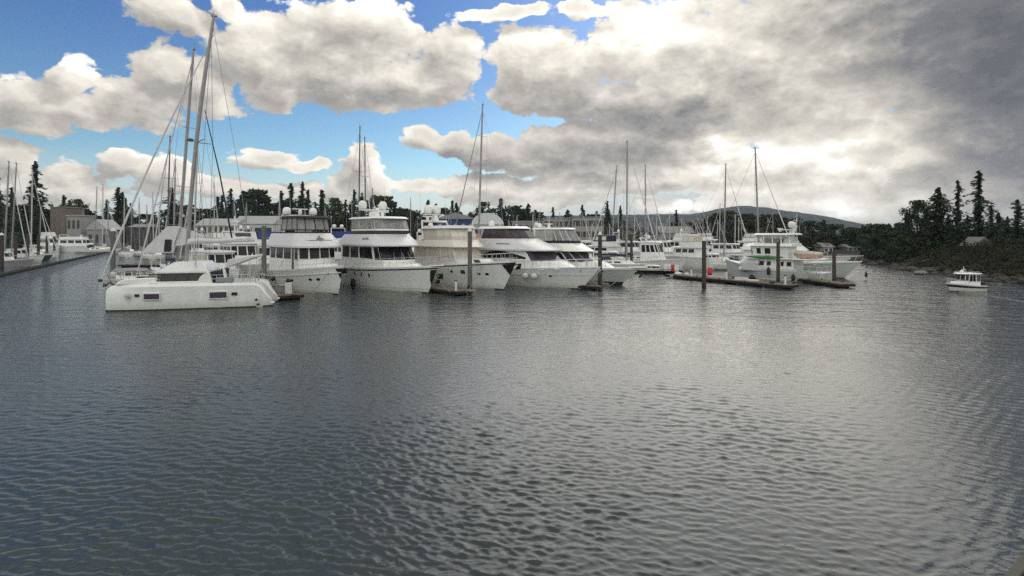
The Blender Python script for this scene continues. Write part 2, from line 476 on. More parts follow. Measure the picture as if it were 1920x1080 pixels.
# ------------------------------------------------------------------ mesh helpers
class MB:
    def __init__(s):
        s.v, s.f = [], []

    def add(s, vs, fs):
        o = len(s.v)
        s.v += [tuple(p) for p in vs]
        s.f += [tuple(i + o for i in f) for f in fs]
        return s

    def box(s, x0, x1, y0, y1, z0, z1):
        vs = [(x, y, z) for z in (z0, z1) for y in (y0, y1) for x in (x0, x1)]
        return s.add(vs, [(0, 2, 3, 1), (4, 5, 7, 6), (0, 1, 5, 4), (2, 6, 7, 3), (0, 4, 6, 2), (1, 3, 7, 5)])

    def loft(s, rings, cap0=True, cap1=True):
        n = len(rings[0])
        vs = [p for r in rings for p in r]
        fs = []
        for k in range(len(rings) - 1):
            for i in range(n):
                j = (i + 1) % n
                fs.append((k * n + i, k * n + j, (k + 1) * n + j, (k + 1) * n + i))
        if cap0:
            fs.append(tuple(range(n - 1, -1, -1)))
        if cap1:
            fs.append(tuple((len(rings) - 1) * n + i for i in range(n)))
        return s.add(vs, fs)

    def tube(s, pts, r, n=6, caps=True):
        pts = [Vector(p) for p in pts]
        rs = r if isinstance(r, (list, tuple)) else [r] * len(pts)
        rings = []
        for i, p in enumerate(pts):
            a = pts[max(0, i - 1)]
            b = pts[min(len(pts) - 1, i + 1)]
            t = (b - a).normalized()
            ref = Vector((0, 0, 1)) if abs(t.z) < .9 else Vector((1, 0, 0))
            u = t.cross(ref).normalized()
            w = t.cross(u).normalized()
            rings.append([p + (u * math.cos(2 * math.pi * k / n) + w * math.sin(2 * math.pi * k / n)) * rs[i] for k in range(n)])
        return s.loft(rings, caps, caps)

    def lathe(s, prof, cx=0, cy=0, n=14):
        rings = [[(cx + max(r, .001) * math.cos(2 * math.pi * k / n), cy + max(r, .001) * math.sin(2 * math.pi * k / n), z) for k in range(n)] for r, z in prof]
        return s.loft(rings)

    def ball(s, c, r, nu=10, nv=7):
        if not isinstance(r, (tuple, list)):
            r = (r, r, r)
        rings = []
        for j in range(nv + 1):
            th = math.pi * (j + .02) / (nv + .04)
            rings.append([(c[0] + r[0] * math.sin(th) * math.cos(2 * math.pi * k / nu), c[1] + r[1] * math.sin(th) * math.sin(2 * math.pi * k / nu), c[2] - r[2] * math.cos(th)) for k in range(nu)])
        return s.loft(rings)

    def prism(s, poly, axis, a0, a1):
        """poly: 2D points; axis 'y' -> (x,z) extruded along y, 'x' -> (y,z), 'z' -> (x,y)"""
        def mk(p, a):
            return (p[0], a, p[1]) if axis == 'y' else (a, p[0], p[1]) if axis == 'x' else (p[0], p[1], a)
        return s.loft([[mk(p, a0) for p in poly], [mk(p, a1) for p in poly]])

    def slab(s, q, off, inner=.03):
        """quad q pushed out along its normal by off, with thickness reaching inner below"""
        q = [Vector(p) for p in q]
        nrm = (q[2] - q[0]).cross(q[3] - q[1]).normalized()
        return s.loft([[p - nrm * inner for p in q], [p + nrm * off for p in q]])

    def build(s, name, material, parent=None, smooth=True, bevel=0., angle=38, seg=2):
        me = bpy.data.meshes.new(name)
        me.from_pydata(s.v, [], s.f)
        me.update()
        bmx = None
        import bmesh
        bmx = bmesh.new()
        bmx.from_mesh(me)
        bmesh.ops.recalc_face_normals(bmx, faces=bmx.faces)
        bmx.to_mesh(me)
        bmx.free()
        if smooth:
            me.shade_smooth()
            me.set_sharp_from_angle(angle=R(angle))
        me.materials.append(material)
        o = bpy.data.objects.new(name, me)
        COL.objects.link(o)
        if parent is not None:
            o.parent = parent
        if bevel:
            md = o.modifiers.new('bevel', 'BEVEL')
            md.width = bevel
            md.segments = seg
            md.limit_method = 'ANGLE'
            md.angle_limit = R(35)
        return o


def tag(o, label=None, cat=None, group=None, kind=None):
    if label: o['label'] = label
    if cat: o['category'] = cat
    if group: o['group'] = group
    if kind: o['kind'] = kind
    return o


def thing(name, label, cat, loc=(0, 0, 0), rotz=0., group=None):
    o = bpy.data.objects.new(name, None)
    o.empty_display_size = .5
    COL.objects.link(o)
    o.location = loc
    o.rotation_euler = (0, 0, rotz)
    return tag(o, label, cat, group)


def kids(o):
    return [c for c in bpy.data.objects if c.parent == o]


def clone(src, loc, rotz, label=None, scale=None):
    r = src.copy()
    COL.objects.link(r)
    r.location = loc
    r.rotation_euler = (0, 0, rotz)
    if label: r['label'] = label
    if scale: r.scale = scale
    for c in list(src.children):
        d = c.copy()
        COL.objects.link(d)
        d.parent = r
        for g in list(c.children):
            e = g.copy()
            COL.objects.link(e)
            e.parent = d
    return r


def P(x, y, Y):
    """world point on the sight line through photograph pixel (x, y) at depth Y"""
    return Vector(((x - 960) / FPX * Y, Y, CAM_H - (y - HOR) / FPX * Y))


def Wt(x, y, z=0.):
    """point at height z (default the water) seen at photograph pixel (x, y)"""
    return P(x, y, FPX * (CAM_H - z) / (y - HOR))


# ------------------------------------------------------------------ water
def build_water():
    rng = np.random.default_rng(7)
    rad = [0.0, 1.5, 2.8]
    r = 4.0
    while r < 300:
        rad.append(r); r *= 1.0036 if r < 40 else 1.0075 if r < 130 else 1.02
    while r < 4300:
        rad.append(r); r *= 1.12
    rad = np.array(rad)
    a = np.concatenate([np.linspace(-180, -48, 26, endpoint=False), np.arange(-48, 48, .15), np.linspace(48, 180, 26, endpoint=False)])
    a = np.radians(a)
    nr, na = len(rad), len(a)
    X = rad[:, None] * np.sin(a)[None, :]
    Y = rad[:, None] * np.cos(a)[None, :]
    Z = np.zeros_like(X)
    step = np.maximum(np.gradient(rad), .02)[:, None]
    gust = np.zeros_like(X)
    for k in range(10):
        lam = rng.uniform(6, 22); th = rng.uniform(0, 2 * math.pi)
        gust += np.sin((X * math.cos(th) + Y * math.sin(th)) * 2 * math.pi / lam + rng.uniform(0, 6.28))
    gust = np.clip(1 + .13 * gust, .65, 1.4)
    Xd = np.zeros_like(X); Yd = np.zeros_like(X)
    lams = np.exp(np.clip(rng.normal(math.log(.22), .55, 190), math.log(.10), math.log(1.3)))
    for lam in lams:
        th = R(82) + rng.normal(0, R(24))          # travel direction; crests run nearly across the view
        slope = .0165 * (lam / .5) ** -.48 * rng.uniform(.5, 1.3)
        amp = slope * lam / (2 * math.pi)
        k = 2 * math.pi / lam
        fade = np.clip((lam / step - 2.2) / 2.0, 0, 1)
        ph = (X * math.cos(th) + Y * math.sin(th)) * k + rng.uniform(0, 6.28)
        g = gust if lam < 1.6 else 1.0
        Z += amp * fade * g * np.sin(ph)
        q = amp * .6 * fade * g * np.cos(ph)
        Xd += q * math.cos(th); Yd += q * math.sin(th)
    X = X + Xd; Y = Y + Yd
    co = np.stack([X, Y, Z], -1).reshape(-1, 3)
    i = np.arange(nr - 1)[:, None] * na
    j = np.arange(na)[None, :]
    j2 = (j + 1) % na
    quads = np.stack([i + j, i + na + j, i + na + j2, i + j2], -1).reshape(-1, 4)[:, ::-1]
    me = bpy.data.meshes.new('water')
    me.vertices.add(len(co))
    me.vertices.foreach_set('co', co.ravel().astype(np.float32))
    nq = len(quads)
    me.loops.add(nq * 4)
    me.loops.foreach_set('vertex_index', quads.ravel().astype(np.int32))
    me.polygons.add(nq)
    me.polygons.foreach_set('loop_start', np.arange(0, nq * 4, 4, dtype=np.int32))
    me.polygons.foreach_set('loop_total', np.full(nq, 4, dtype=np.int32))
    me.update(calc_edges=True)
    me.validate()
    me.shade_smooth()
    if sum(p.normal.z for p in list(me.polygons)[5000:5050]) < 0:
        me.flip_normals()
    me.materials.append(water_mat())
    o = bpy.data.objects.new('water', me)
    COL.objects.link(o)
    tag(o, kind='structure')


build_water()
# ------------------------------------------------------------------ boat building helpers (x forward, y to port, z up, origin on the waterline amidships)
class Hull:
    def __init__(s, L, B, zb, zs, tm=.42, p=2.3, pw=1.7, bw=.86, over=1.0, k=1.5, draft=.5, stern=.92, q=1.8, rake=0., knuckle=None):
        s.L, s.B, s.zb, s.zs, s.tm, s.p, s.pw, s.bwr, s.over, s.k, s.draft, s.stern, s.q, s.rake = L, B, zb, zs, tm, p, pw, bw, over, k, draft, stern, q, rake

    def zd(s, t):
        return s.zs + (s.zb - s.zs) * t ** s.q

    def half(s, t, p):
        if t > s.tm:
            u = (t - s.tm) / (1 - s.tm)
            return max(0., 1 - u ** p)
        u = (s.tm - t) / s.tm
        return 1 - (1 - s.stern) * u ** 1.6

    def pt(s, t, z, side=1, off=0.):
        zd = s.zd(t)
        f = min(1., max(0., z) / zd)
        bd = s.B / 2 * s.half(t, s.p)
        bw = s.B / 2 * s.bwr * s.half(t, s.pw)
        y = bw + (bd - bw) * f ** s.k
        if z < 0:
            y = bw * (1 + .5 * z / s.draft)
        x = -s.L / 2 + t * (s.L - s.over) + s.over * f * t ** 5 + s.rake * f * (1 - t) ** 10
        v = Vector((x, side * y, z))
        if off:
            v += s.nrm(t, z, side) * off
        return v

    def nrm(s, t, z, side=1):
        e = .004
        t0 = min(max(t, e), 1 - e)
        a = s.pt(t0 + e, z, side) - s.pt(t0 - e, z, side)
        b = s.pt(t0, z + .05, side) - s.pt(t0, z - .05, side)
        n = a.cross(b) * side
        n.normalize()
        return -n if n.y * side < 0 else n

    def ts(s, t0=0., t1=1., n=26):
        return [t0 + (t1 - t0) * (1 - (1 - i / n) ** 1.5) for i in range(n + 1)]

    def mesh(s, n=26, m=9):
        mb = MB()
        rings = []
        for t in s.ts(0, 1, n):
            zd = s.zd(t)
            zs_ = [-s.draft] + [zd * j / (m - 1) for j in range(m)]
            rings.append([s.pt(t, z, 1) for z in zs_] + [s.pt(t, z, -1) for z in reversed(zs_)])
        mb.loft(rings, True, True)
        return mb

    def strip(s, zlo, zhi, off=.012, t0=0., t1=1., n=26, sides=(1, -1), inner=-.02):
        mb = MB()
        for sd in sides:
            rings = []
            for t in s.ts(t0, t1, n):
                a, b = zlo(t), zhi(t)
                rings.append([s.pt(t, a, sd, off), s.pt(t, b, sd, off), s.pt(t, b, sd, inner), s.pt(t, a, sd, inner)])
            mb.loft(rings)
        return mb

    def disc(s, mb, t, z, w, h, side, off=.012, n=12, tilt=0., square=False):
        c = s.pt(t, z, side)
        nr = s.nrm(t, z, side)
        u = (s.pt(min(t + .01, 1), z, side) - s.pt(t - .01, z, side)).normalized()
        w_ = nr.cross(u)
        if w_.z < 0: w_ = -w_
        ring = []
        for k in range(n):
            a = 2 * math.pi * (k + .5) / n
            ca, sa = math.cos(a), math.sin(a)
            if square:
                e = .35
                ca, sa = math.copysign(abs(ca) ** e, ca), math.copysign(abs(sa) ** e, sa)
            x_, y_ = ca * w / 2, sa * h / 2
            ring.append(c + u * (x_ * math.cos(tilt) - y_ * math.sin(tilt)) + w_ * (x_ * math.sin(tilt) + y_ * math.cos(tilt)))
        mb.loft([[p - nr * .02 for p in ring], [p + nr * off for p in ring]])
        return mb

    def edge(s, t, side, inset=.1, dz=0.):
        p = s.pt(t, s.zd(t), side)
        y = max(abs(p.y) - inset, 0.0)
        return Vector((p.x - (inset if t > .97 else 0), side * y, p.z + dz))

    def rail(s, t0, h, n=12, r=.022, mids=(.5,), inset=.12, out=0.):
        """bow rail: top rail and wires round the foredeck on stanchions; out = overhang past the stem"""
        mb = MB()
        tt = [t0 + (1 - t0) * (1 - (1 - i / n) ** 1.3) for i in range(n + 1)]
        for fr in (1.0,) + tuple(mids):
            pts = []
            for sd in (1, -1):
                L = []
                for i, t in enumerate(tt):
                    hh = h * fr * min(1, .25 + i * .75 if fr == 1.0 else 1)
                    p = s.edge(t, sd, inset, hh)
                    p.x += out * max(0, (t - .9) / .1)
                    L.append(p)
                pts += L if sd == 1 else L[::-1]
            mb.tube(pts, r if fr == 1. else r * .6, 5)
        for sd in (1, -1):
            for t in tt[1:]:
                b = s.edge(t, sd, inset, -.02)
                p = s.edge(t, sd, inset, h)
                p.x += out * max(0, (t - .9) / .1)
                mb.tube([b, p], r * .8, 5)
        return mb


class Tier:
    """a deckhouse storey lofted between two half outlines (first and last points on the centre line)"""
    def __init__(s, bot, z0, top, z1):
        zf = (lambda z, n: list(z) if isinstance(z, (list, tuple)) else [z] * n)
        a, b = zf(z0, len(bot)), zf(z1, len(top))
        s.hb = [Vector((x, y, z)) for (x, y), z in zip(bot, a)]
        s.ht = [Vector((x, y, z)) for (x, y), z in zip(top, b)]

    def ring(s, h):
        return h + [Vector((p.x, -p.y, p.z)) for p in reversed(h[1:-1])]

    def mesh(s, mb=None):
        mb = mb or MB()
        mb.loft([s.ring(s.hb), s.ring(s.ht)])
        return mb

    def at(s, i, u, v, side=1):
        a = s.hb[i].lerp(s.hb[i + 1], u)
        b = s.ht[i].lerp(s.ht[i + 1], u)
        p = a.lerp(b, v)
        return Vector((p.x, p.y * side, p.z))

    def quad(s, i, u0, u1, v0, v1, side=1):
        q = [s.at(i, u0, v0, side), s.at(i, u1, v0, side), s.at(i, u1, v1, side), s.at(i, u0, v1, side)]
        n = (q[2] - q[0]).cross(q[3] - q[1])
        c = (q[0] + q[2]) / 2
        out = Vector((c.x - (s.hb[0].x + s.hb[-1].x) / 2 if i == 0 else 0, c.y, 0))
        if i == 0:
            out = Vector((1, 0, 0))
        if i == len(s.hb) - 2:
            out = Vector((-1, 0, 0))
        return q if n.dot(out) > 0 else q[::-1]

    def panes(s, mb, segs, off=.015, both=True):
        """segs: (i, u0, u1, v0, v1)"""
        for (i, u0, u1, v0, v1) in segs:
            for sd in ((1, -1) if both is True else both):
                mb.slab(s.quad(i, u0, u1, v0, v1, sd), off)
        return mb

    def frame_lines(s, mb, us, r=.03, top=True, bottom=True):
        """tubes along the top and bottom edge and at the posts us = [(i, u)]"""
        if top: mb.tube([p for p in s.ring(s.ht)] + [s.ht[0]], r, 5)
        if bottom: mb.tube([p for p in s.ring(s.hb)] + [s.hb[0]], r, 5)
        for i, u in us:
            for sd in (1, -1):
                mb.tube([s.at(i, u, 0, sd), s.at(i, u, 1, sd)], r, 5)
        return mb


def windows(T, segs, parent, m=None, name='window', off=.015, sides=(1, -1)):
    for sg in segs:
        for sd in sides:
            T.panes(MB(), [sg], off, (sd,)).build(name, m or GLASS, parent, bevel=0)


def radome(parent, x, y, z, r=.35, h=None, name='radar_dome'):
    h = h or r * 2.1
    mb = MB().lathe([(r * .55, z), (r * .9, z + .1 * h), (r, z + .3 * h), (r, z + .55 * h), (r * .86, z + .8 * h), (r * .5, z + .95 * h), (.01, z + h)], x, y, 14)
    return mb.build(name, GEL, parent)


def open_array(parent, x, y, z, w=1.3, ped=.35):
    r = MB().lathe([(.16, z), (.2, z + .1), (.2, z + ped * .8), (.12, z + ped)], x, y, 10).build('radar_scanner', GEL, parent)
    MB().box(x - .07, x + .07, y - w / 2, y + w / 2, z + ped, z + ped + .12).build('scanner_arm', GEL, r, bevel=.03)
    return r


def whip(parent, x, y, z, h, lean=(0, 0), r=.018):
    return MB().tube([(x, y, z), (x + lean[0], y + lean[1], z + h)], [r, r * .6], 5).build('antenna', ALUW, parent)


def fender(parent_loc, label, r=.16, h=.7, m=None, ball=False, group=None):
    m = m or RUBBER
    mb = MB()
    if ball:
        mb.ball((0, 0, -r), r, 12, 9).lathe([(.04, -.02), (.05, .06)], n=6)
    else:
        mb.lathe([(.03, -h), (r * .8, -h + .08), (r, -h + .2), (r, -.2), (r * .8, -.08), (.04, 0), (.04, .06)], n=10)
    t = thing('fender', label, 'fender', parent_loc, 0, group)
    mb.build('fender_body', m, t)
    MB().tube([(0, 0, 0), (0, 0, .5)], .015, 5).build('lanyard', ROPE, t)
    return t


def anchor(parent, x, z, s=1., m=None):
    """stockless plough on the stem"""
    a = MB()
    a.tube([(x + .35 * s, 0, z + .05 * s), (x - .45 * s, 0, z - .1 * s)], .06 * s, 6)
    a.loft([[(x + .45 * s, y, zz) for y, zz in ((-.08 * s, z + .1 * s), (.08 * s, z + .1 * s), (.08 * s, z), (-.08 * s, z))],
            [(x + .1 * s, y, zz) for y, zz in ((-.32 * s, z - .25 * s), (.32 * s, z - .25 * s), (.30 * s, z - .42 * s), (-.30 * s, z - .42 * s))]])
    a.build('anchor', m or BLACK, parent, bevel=.01)


def place(bx, by, phi, H, name, label, cat, group=None):
    """thing whose bow waterline stands at photograph pixel (bx, by); phi: bow turned phi degrees to the right of straight towards the camera"""
    b = Wt(bx, by)
    f = R(phi)
    d = Vector((math.sin(f), -math.cos(f), 0))
    loc = b - d * (H.L / 2 - H.over)
    loc.z = 0
    return thing(name, label, cat, loc, f - math.pi / 2, group)


def hull_parts(H, t, hm, deckm=DECK, stripe=None, antif=True, n=26, transom=True):
    H.mesh(n).build('hull', hm, t, angle=32)
    if antif:
        H.strip(lambda u: -.25, lambda u: .10, .010).build('antifouling', ANTIF, t)
    mb = MB()
    ring = []
    for sd in (1, -1):
        L = [H.edge(u, sd, .10, .0) for u in H.ts(.01, .985, 18)]
        ring += L if sd == 1 else L[::-1]
    mb.loft([[p + Vector((0, 0, -.1)) for p in ring], [p + Vector((0, 0, .012)) for p in ring]])
    mb.build('deck', deckm, t)


def mirror(pts):
    return pts


# ------------------------------------------------------------------ catamaran (nearest, left)
def catamaran():
    bow, stn = Wt(189, 586.5), Wt(509, 575.5)
    L = (stn - bow).length
    d = (bow - stn).normalized()
    rot = math.atan2(d.y, d.x)
    B = 4.6
    n_port = Vector((-d.y, d.x, 0))                      # +y local
    if n_port.y > 0: pass
    side = -1 if n_port.y > 0 else 1                    # local y of the hull facing the camera
    mid = (bow + stn) / 2
    loc = mid - n_port * side * (B / 2)
    t = thing('catamaran', 'large white sailing catamaran broadside to the camera with rectangular hull windows and tall mast', 'catamaran', loc, rot)
    HH = 1.98

    def hullprof(yc, s):
        # outline in x,z of the topsides; slightly tumblehome in y
        xs = []
        rings = []
        prof = [(-L / 2, .32, .20), (-L / 2 + .12, .62, .22), (-L / 2 + .5, 1.1, .5), (-L / 2 + .78, 1.62, .68), (-L / 2 + 1.0, 1.88, .76), (-L / 2 + 1.3, HH, .8), (-2., HH + .02, .84), (2., HH + .04, .84), (L / 2 - 2.5, HH + .05, .70), (L / 2 - .7, HH + .0, .36), (L / 2 - .3, HH - .12, .20), (L / 2 - .06, HH - .34, .09), (L / 2 + .0, HH - .6, .05)]
        for (x, z, w) in prof:
            wl = max(w * .74, .05)
            ring = []
            for f, ww in ((-.5, wl * .8), (.0, wl), (z * .5, (w + wl) / 2 * 1.03), (z * .9, w), (z, w - min(.12, w * .5))):
                ring.append((x, yc + ww, f))
            for f, ww in ((z, w - min(.12, w * .5)), (z * .9, w), (z * .5, (w + wl) / 2 * 1.03), (.0, wl), (-.5, wl * .8)):
                ring.append((x, yc - ww, f))
            rings.append(ring)
        return rings
    yc = side * (B / 2 - .84)
    for s_, y_ in ((side, yc), (-side, -yc)):
        h = MB().loft(hullprof(y_, s_)).build('hull', HULLW, t, angle=30)
        a = MB()
        a.prism([(-L / 2 + .02, -.3), (L / 2 + .02, -.3), (L / 2 + .02, .09), (-L / 2 - .03, .09)], 'y', y_ - .69, y_ + .69)
        rr = []
        for (x, w) in ((-L / 2 - .02, .17), (-L / 2 + .5, .42), (-L / 2 + 1.3, .62), (2, .65), (L / 2 - 2.5, .55), (L / 2 - .7, .30), (L / 2 + .02, .06)):
            rr.append([(x, y_ + w, -.3), (x, y_ + w, .10), (x, y_ - w, .10), (x, y_ - w, -.3)])
        MB().loft(rr).build('antifouling', ANTIF, h)
        # swim step at the transom
        MB().box(-L / 2 - .12, -L / 2 + .5, y_ - .24, y_ + .24, .20, .34).build('swim_step', GEL, h, bevel=.05)
    yf = yc + side * .84
    # windows with pale frames, near hull (x by photograph px)
    def xl(px, yl=None):
        # local x where the sight plane of picture column px crosses the line y = yl
        yl = yf if yl is None else yl
        k = (px - 960) / FPX
        c_, s_ = math.cos(rot), math.sin(rot)
        ox, oy = loc.x - s_ * yl, loc.y + c_ * yl
        return (k * oy - ox) / (c_ - k * s_)
    def zl(py, px=350):
        p = loc + Matrix.Rotation(rot, 3, 'Z') @ Vector((xl(px), yf, 0))
        return CAM_H - (py - HOR) / FPX * p.y
    # the topsides narrow towards the bow: find the surface by interpolation
    def surf(x):
        tab = [(-L / 2, .21), (-L / 2 + 1.3, .80), (2, .865), (L / 2 - 2.5, .72), (L / 2 - .7, .36), (L / 2, .05)]
        for (x0, w0), (x1, w1) in zip(tab, tab[1:]):
            if x <= x1:
                return w0 + (w1 - w0) * (x - x0) / (x1 - x0)
        return .05
    def hplate(name, x0, x1, y0, y1, mt, off, parent, bev=.03):
        xa, xb, za, zb = xl(x1), xl(x0), zl(y1, x1), zl(y0, x1)
        o = side
        q = [Vector((x, yc + o * (surf(x) * (.985 if z < 1.2 else 1.0)), z)) for x, z in ((xa, za), (xb, za), (xb, zb), (xa, zb))]
        if o < 0: pass
        n = Vector((0, o, 0))
        return MB().loft([[p - n * .12 for p in q], [p + n * off for p in q]]).build(name, mt, parent, bevel=bev)
    for (a, b, c_, d_) in ((266.5, 301, 548.5, 563), (391, 427, 545, 560.5)):
        f = hplate('window', a, b, c_, d_, GEL2, .035, t)
        hplate('pane', a + 2.2, b - 2.2, c_ + 2.4, d_ - 2.2, GLASS2, .05, f, .01)
    for (a, b, c_, d_) in ((250, 259, 552, 557), (434, 444.5, 548, 553.5)):
        hplate('porthole', a, b, c_, d_, PORT, .045, t, .01)
    hplate('hull_stripe', 229, 473, 576.4, 577.6, STRIPE, .04, t, 0)
    for (px, py) in ((480, 562), (483, 571)):
        x = xl(px)
        MB().tube([(x, yc + side * (surf(x) - .1), zl(py, px)), (x, yc + side * (surf(x) + .05), zl(py, px))], .09, 10).build('hull_fitting', BLACK, t)
    # crest on the bow: shield outline, ring and a line of small letter strokes
    e = MB()
    def ept(px, py, off=.03):
        x = xl(px)
        return Vector((x, yc + side * (surf(x) + off), zl(py, px)))
    def stroke(pts, r=.012):
        e.tube([ept(*p) for p in pts], r, 5)
    stroke([(230, 553), (231, 560), (234, 565), (237.5, 568.5), (241, 565), (243.5, 560), (244, 553)])
    for rr in (2.0, 4.0):
        stroke([(237 + rr * math.cos(a * .524), 558.5 + rr * math.sin(a * .524)) for a in range(13)])
    for k in range(7):                                     # arc of lettering over the ring
        a = math.pi * (1.12 + .126 * k)
        stroke([(237 + 7.0 * math.cos(a), 559 + 7.0 * math.sin(a)), (237 + 8.6 * math.cos(a + .06), 559 + 8.6 * math.sin(a + .06))], .016)
    stroke([(235.5, 556.5), (238.5, 560.5)]); stroke([(238.5, 556.5), (235.5, 560.5)])
    e.build('emblem', LETTER, t)
    # bridge deck between the hulls and the foredeck coaming
    MB().box(-L / 2 + 1.7, 1.6, -B / 2 + 1.5, B / 2 - 1.5, .9, HH - .02).build('bridge_deck', GEL, t, bevel=.1)
    net = MB()
    for k in range(12):
        y = -B / 2 + 1.5 + k * (B - 3) / 11
        net.tube([(1.6, y, HH - .1), (L / 2 - .9, y, HH - .1)], .012, 4)
    for k in range(9):
        x = 1.7 + k * (L / 2 - 2.6) / 8
        net.tube([(x, -B / 2 + 1.5, HH - .1), (x, B / 2 - 1.5, HH - .1)], .012, 4)
    net.build('trampoline_net', GREYC, t)
    MB().tube([(L / 2 - .8, -B / 2 + .9, HH - .05), (L / 2 - .8, B / 2 - .9, HH - .05)], .11, 8).build('crossbeam', ALUW, t)
    x0, x1 = xl(301), xl(216)
    MB().prism([(x0, HH), (x1 + .2, HH), (x1, HH + .26), (x1 - .5, HH + .46), (x0, HH + .55)], 'y', -1.9, 1.9).build('coaming', GEL, t, bevel=.08)
    for (pa, pb) in ((248, 262), (268, 288)):
        for (ya, yb) in ((-1.6, -.9), (.9, 1.6)):
            MB().box(xl(pb), xl(pa), ya, yb, HH + .44, HH + .60).build('deck_hatch', BLACK, t, bevel=.02)
    # saloon: raked windows all round under a wide roof
    yn = side * 2.0
    xs0, xs1 = xl(374, yn), xl(297, yn) + .2
    S = Tier([(xs1 + .45, 0), (xs1 + .40, 1.1), (xs1 + .15, 1.8), (xs1 - .4, 2.05), (xs0, 2.05), (xs0, 0)], HH + .22,
             [(xs1 + .15, 0), (xs1 + .10, 1.1), (xs1 - .1, 1.75), (xs1 - .5, 1.98), (xs0 - .35, 1.98), (xs0 - .35, 0)], HH + .95)
    S.mesh().build('saloon', GLASS, t)
    windows(S, [(0, 0, .97, .08, .95), (1, .03, .95, .08, .95), (2, .04, .97, .08, .95), (3, .01, .34, .06, .96), (3, .36, .66, .06, .96), (3, .68, .99, .06, .96)], t, GLASS2, 'saloon_window')
    MB().box(xs0 - .6, xs1 + .3, -2.1, 2.1, HH - .02, HH + .22).build('saloon_base', GEL, t, bevel=.05)
    # aft coaming pillar curving down
    for s_ in (1, -1):
        X_ = lambda p: xl(p, yn)
        pr = [(X_(399), HH), (X_(396), HH + .42), (X_(391.5), HH + .95), (X_(386), HH + .92), (X_(376), HH + .55), (X_(369), HH + .06), (X_(369), HH)]
        MB().prism(pr, 'y', min(s_ * 1.75, s_ * 2.12), max(s_ * 1.75, s_ * 2.12)).build('coaming_pillar', GEL, t, bevel=.06)
    a_, b_ = xl(390, yn), xl(291, yn)
    RT = Tier([(b_ + .35, 0), (b_ + .30, 1.2), (b_ + .1, 1.9), (b_ - .3, 2.2), (a_ + .15, 2.2), (a_, 2.05), (a_, 0)], HH + .93,
              [(b_ - .9, 0), (b_ - .95, .9), (b_ - 1.1, 1.4), (b_ - 1.5, 1.55), (a_ + .6, 1.55), (a_ + .5, 1.45), (a_ + .5, 0)], HH + 1.66)
    rt = RT.mesh()
    rt.loft([[Vector((p.x, p.y, HH + .83)) * 1 for p in RT.ring(RT.hb)], RT.ring(RT.hb)])
    rt.build('coachroof', GEL2, t, bevel=.07, seg=3)
    # bimini panel aft, tilted, on posts
    XN = lambda p: xl(p, side * 2.2)
    MB().prism([(XN(475), HH + 1.98), (XN(424), HH + 1.22), (XN(423), HH + 1.30), (XN(427), HH + 1.86), (XN(474), HH + 2.16)], 'y', -2.2, 2.2).build('bimini', WHITEC, t, bevel=.04)
    for px in (430, 468):
        for y in (-2.1, 2.1):
            MB().tube([(XN(px), y, HH), (XN(px), y, HH + 1.7)], .035, 6).build('bimini_post', ALUW, t)
    for ya, yb, h_ in ((-1.8, -.8, 1.0), (.8, 1.8, .95)):
        MB().box(XN(402) - .2, XN(396), ya, yb, HH, HH + h_).build('cockpit_seat', NAVYC, t, bevel=.06)
    MB().box(XN(436), XN(404), side * 1.9 - .3, side * 1.9 + .3, HH + .05, HH + .45).build('cockpit_locker', GREYC, t, bevel=.06)
    MB().prism([(XN(428), HH), (XN(421), HH), (XN(416), HH + 1.25), (XN(420), HH + 1.3)], 'y', min(side * 1.9, side * 2.15), max(side * 1.9, side * 2.15)).build('targa_arch', GEL, t, bevel=.04)
    # life lines
    ll = MB()
    for s_ in (1, -1):
        yy = s_ * (B / 2 - .3)
        for h in (.35, .65):
            ll.tube([(L / 2 - .9, s_ * (B / 2 - .85), HH + h), (2, yy, HH + h), (-L / 2 + 1.5, yy, HH + h)], .014, 5)
        for px in (212, 250, 290, 330, 370, 404, 434, 456, 478):
            x = xl(px)
            y2 = yy if x < 2 else s_ * (B / 2 - .3 - (x - 2) / (L / 2 - 2.9) * .55)
            ll.tube([(x, y2, HH), (x, y2, HH + .66)], .02, 5)
    for s_ in (1, -1):                                     # stern baskets
        for k in range(3):
            x = -L / 2 + 1.35 + k * .45
            ll.tube([(x, s_ * 1.4, HH), (x - .1, s_ * 1.5, HH + .85), (x - .1, s_ * 2.3, HH + .85), (x, s_ * 2.4, HH)], .022, 5)
        ll.tube([(-L / 2 + .75, s_ * 1.95, HH - .45), (-L / 2 + 1.05, s_ * 1.95, HH + .28), (-L / 2 + 1.6, s_ * 1.95, HH + .45)], .03, 6)
    ll.build('life_lines', STEEL, t)
    # mast by its foot and head in the picture
    inv = (Matrix.Translation(loc) @ Matrix.Rotation(rot, 4, 'Z')).inverted()
    Ym = loc.y
    foot = inv @ P(349.5, 490, Ym)
    head = inv @ P(401, 31, Ym)
    mp = lambda f: foot.lerp(head, f) + Vector((.20 * math.sin(math.pi * f), 0, 0)) * 1.2
    m = MB().tube([mp(i / 14) for i in range(15)], [.155] * 11 + [.145, .135, .12, .11], 10).build('mast', ALU, t)
    MB().box(head.x - .28, head.x + .22, head.y - .1, head.y + .1, head.z - .02, head.z + .14).build('masthead', ALU, m, bevel=.03)
    MB().tube([head, head + Vector((.02, 0, .5))], .015, 5).tube([head + Vector((.1, 0, .15)), head + Vector((.55, 0, .25))], .015, 5).build('wind_vane', SPARD, m)
    sp_ = MB()
    f1 = .485
    c1 = mp(f1)
    for s_ in (1, -1):
        sp_.tube([c1, c1 + Vector((-.9, s_ * 1.25, .1))], [.05, .03], 6)
    sp_.build('spreader', ALU, m)
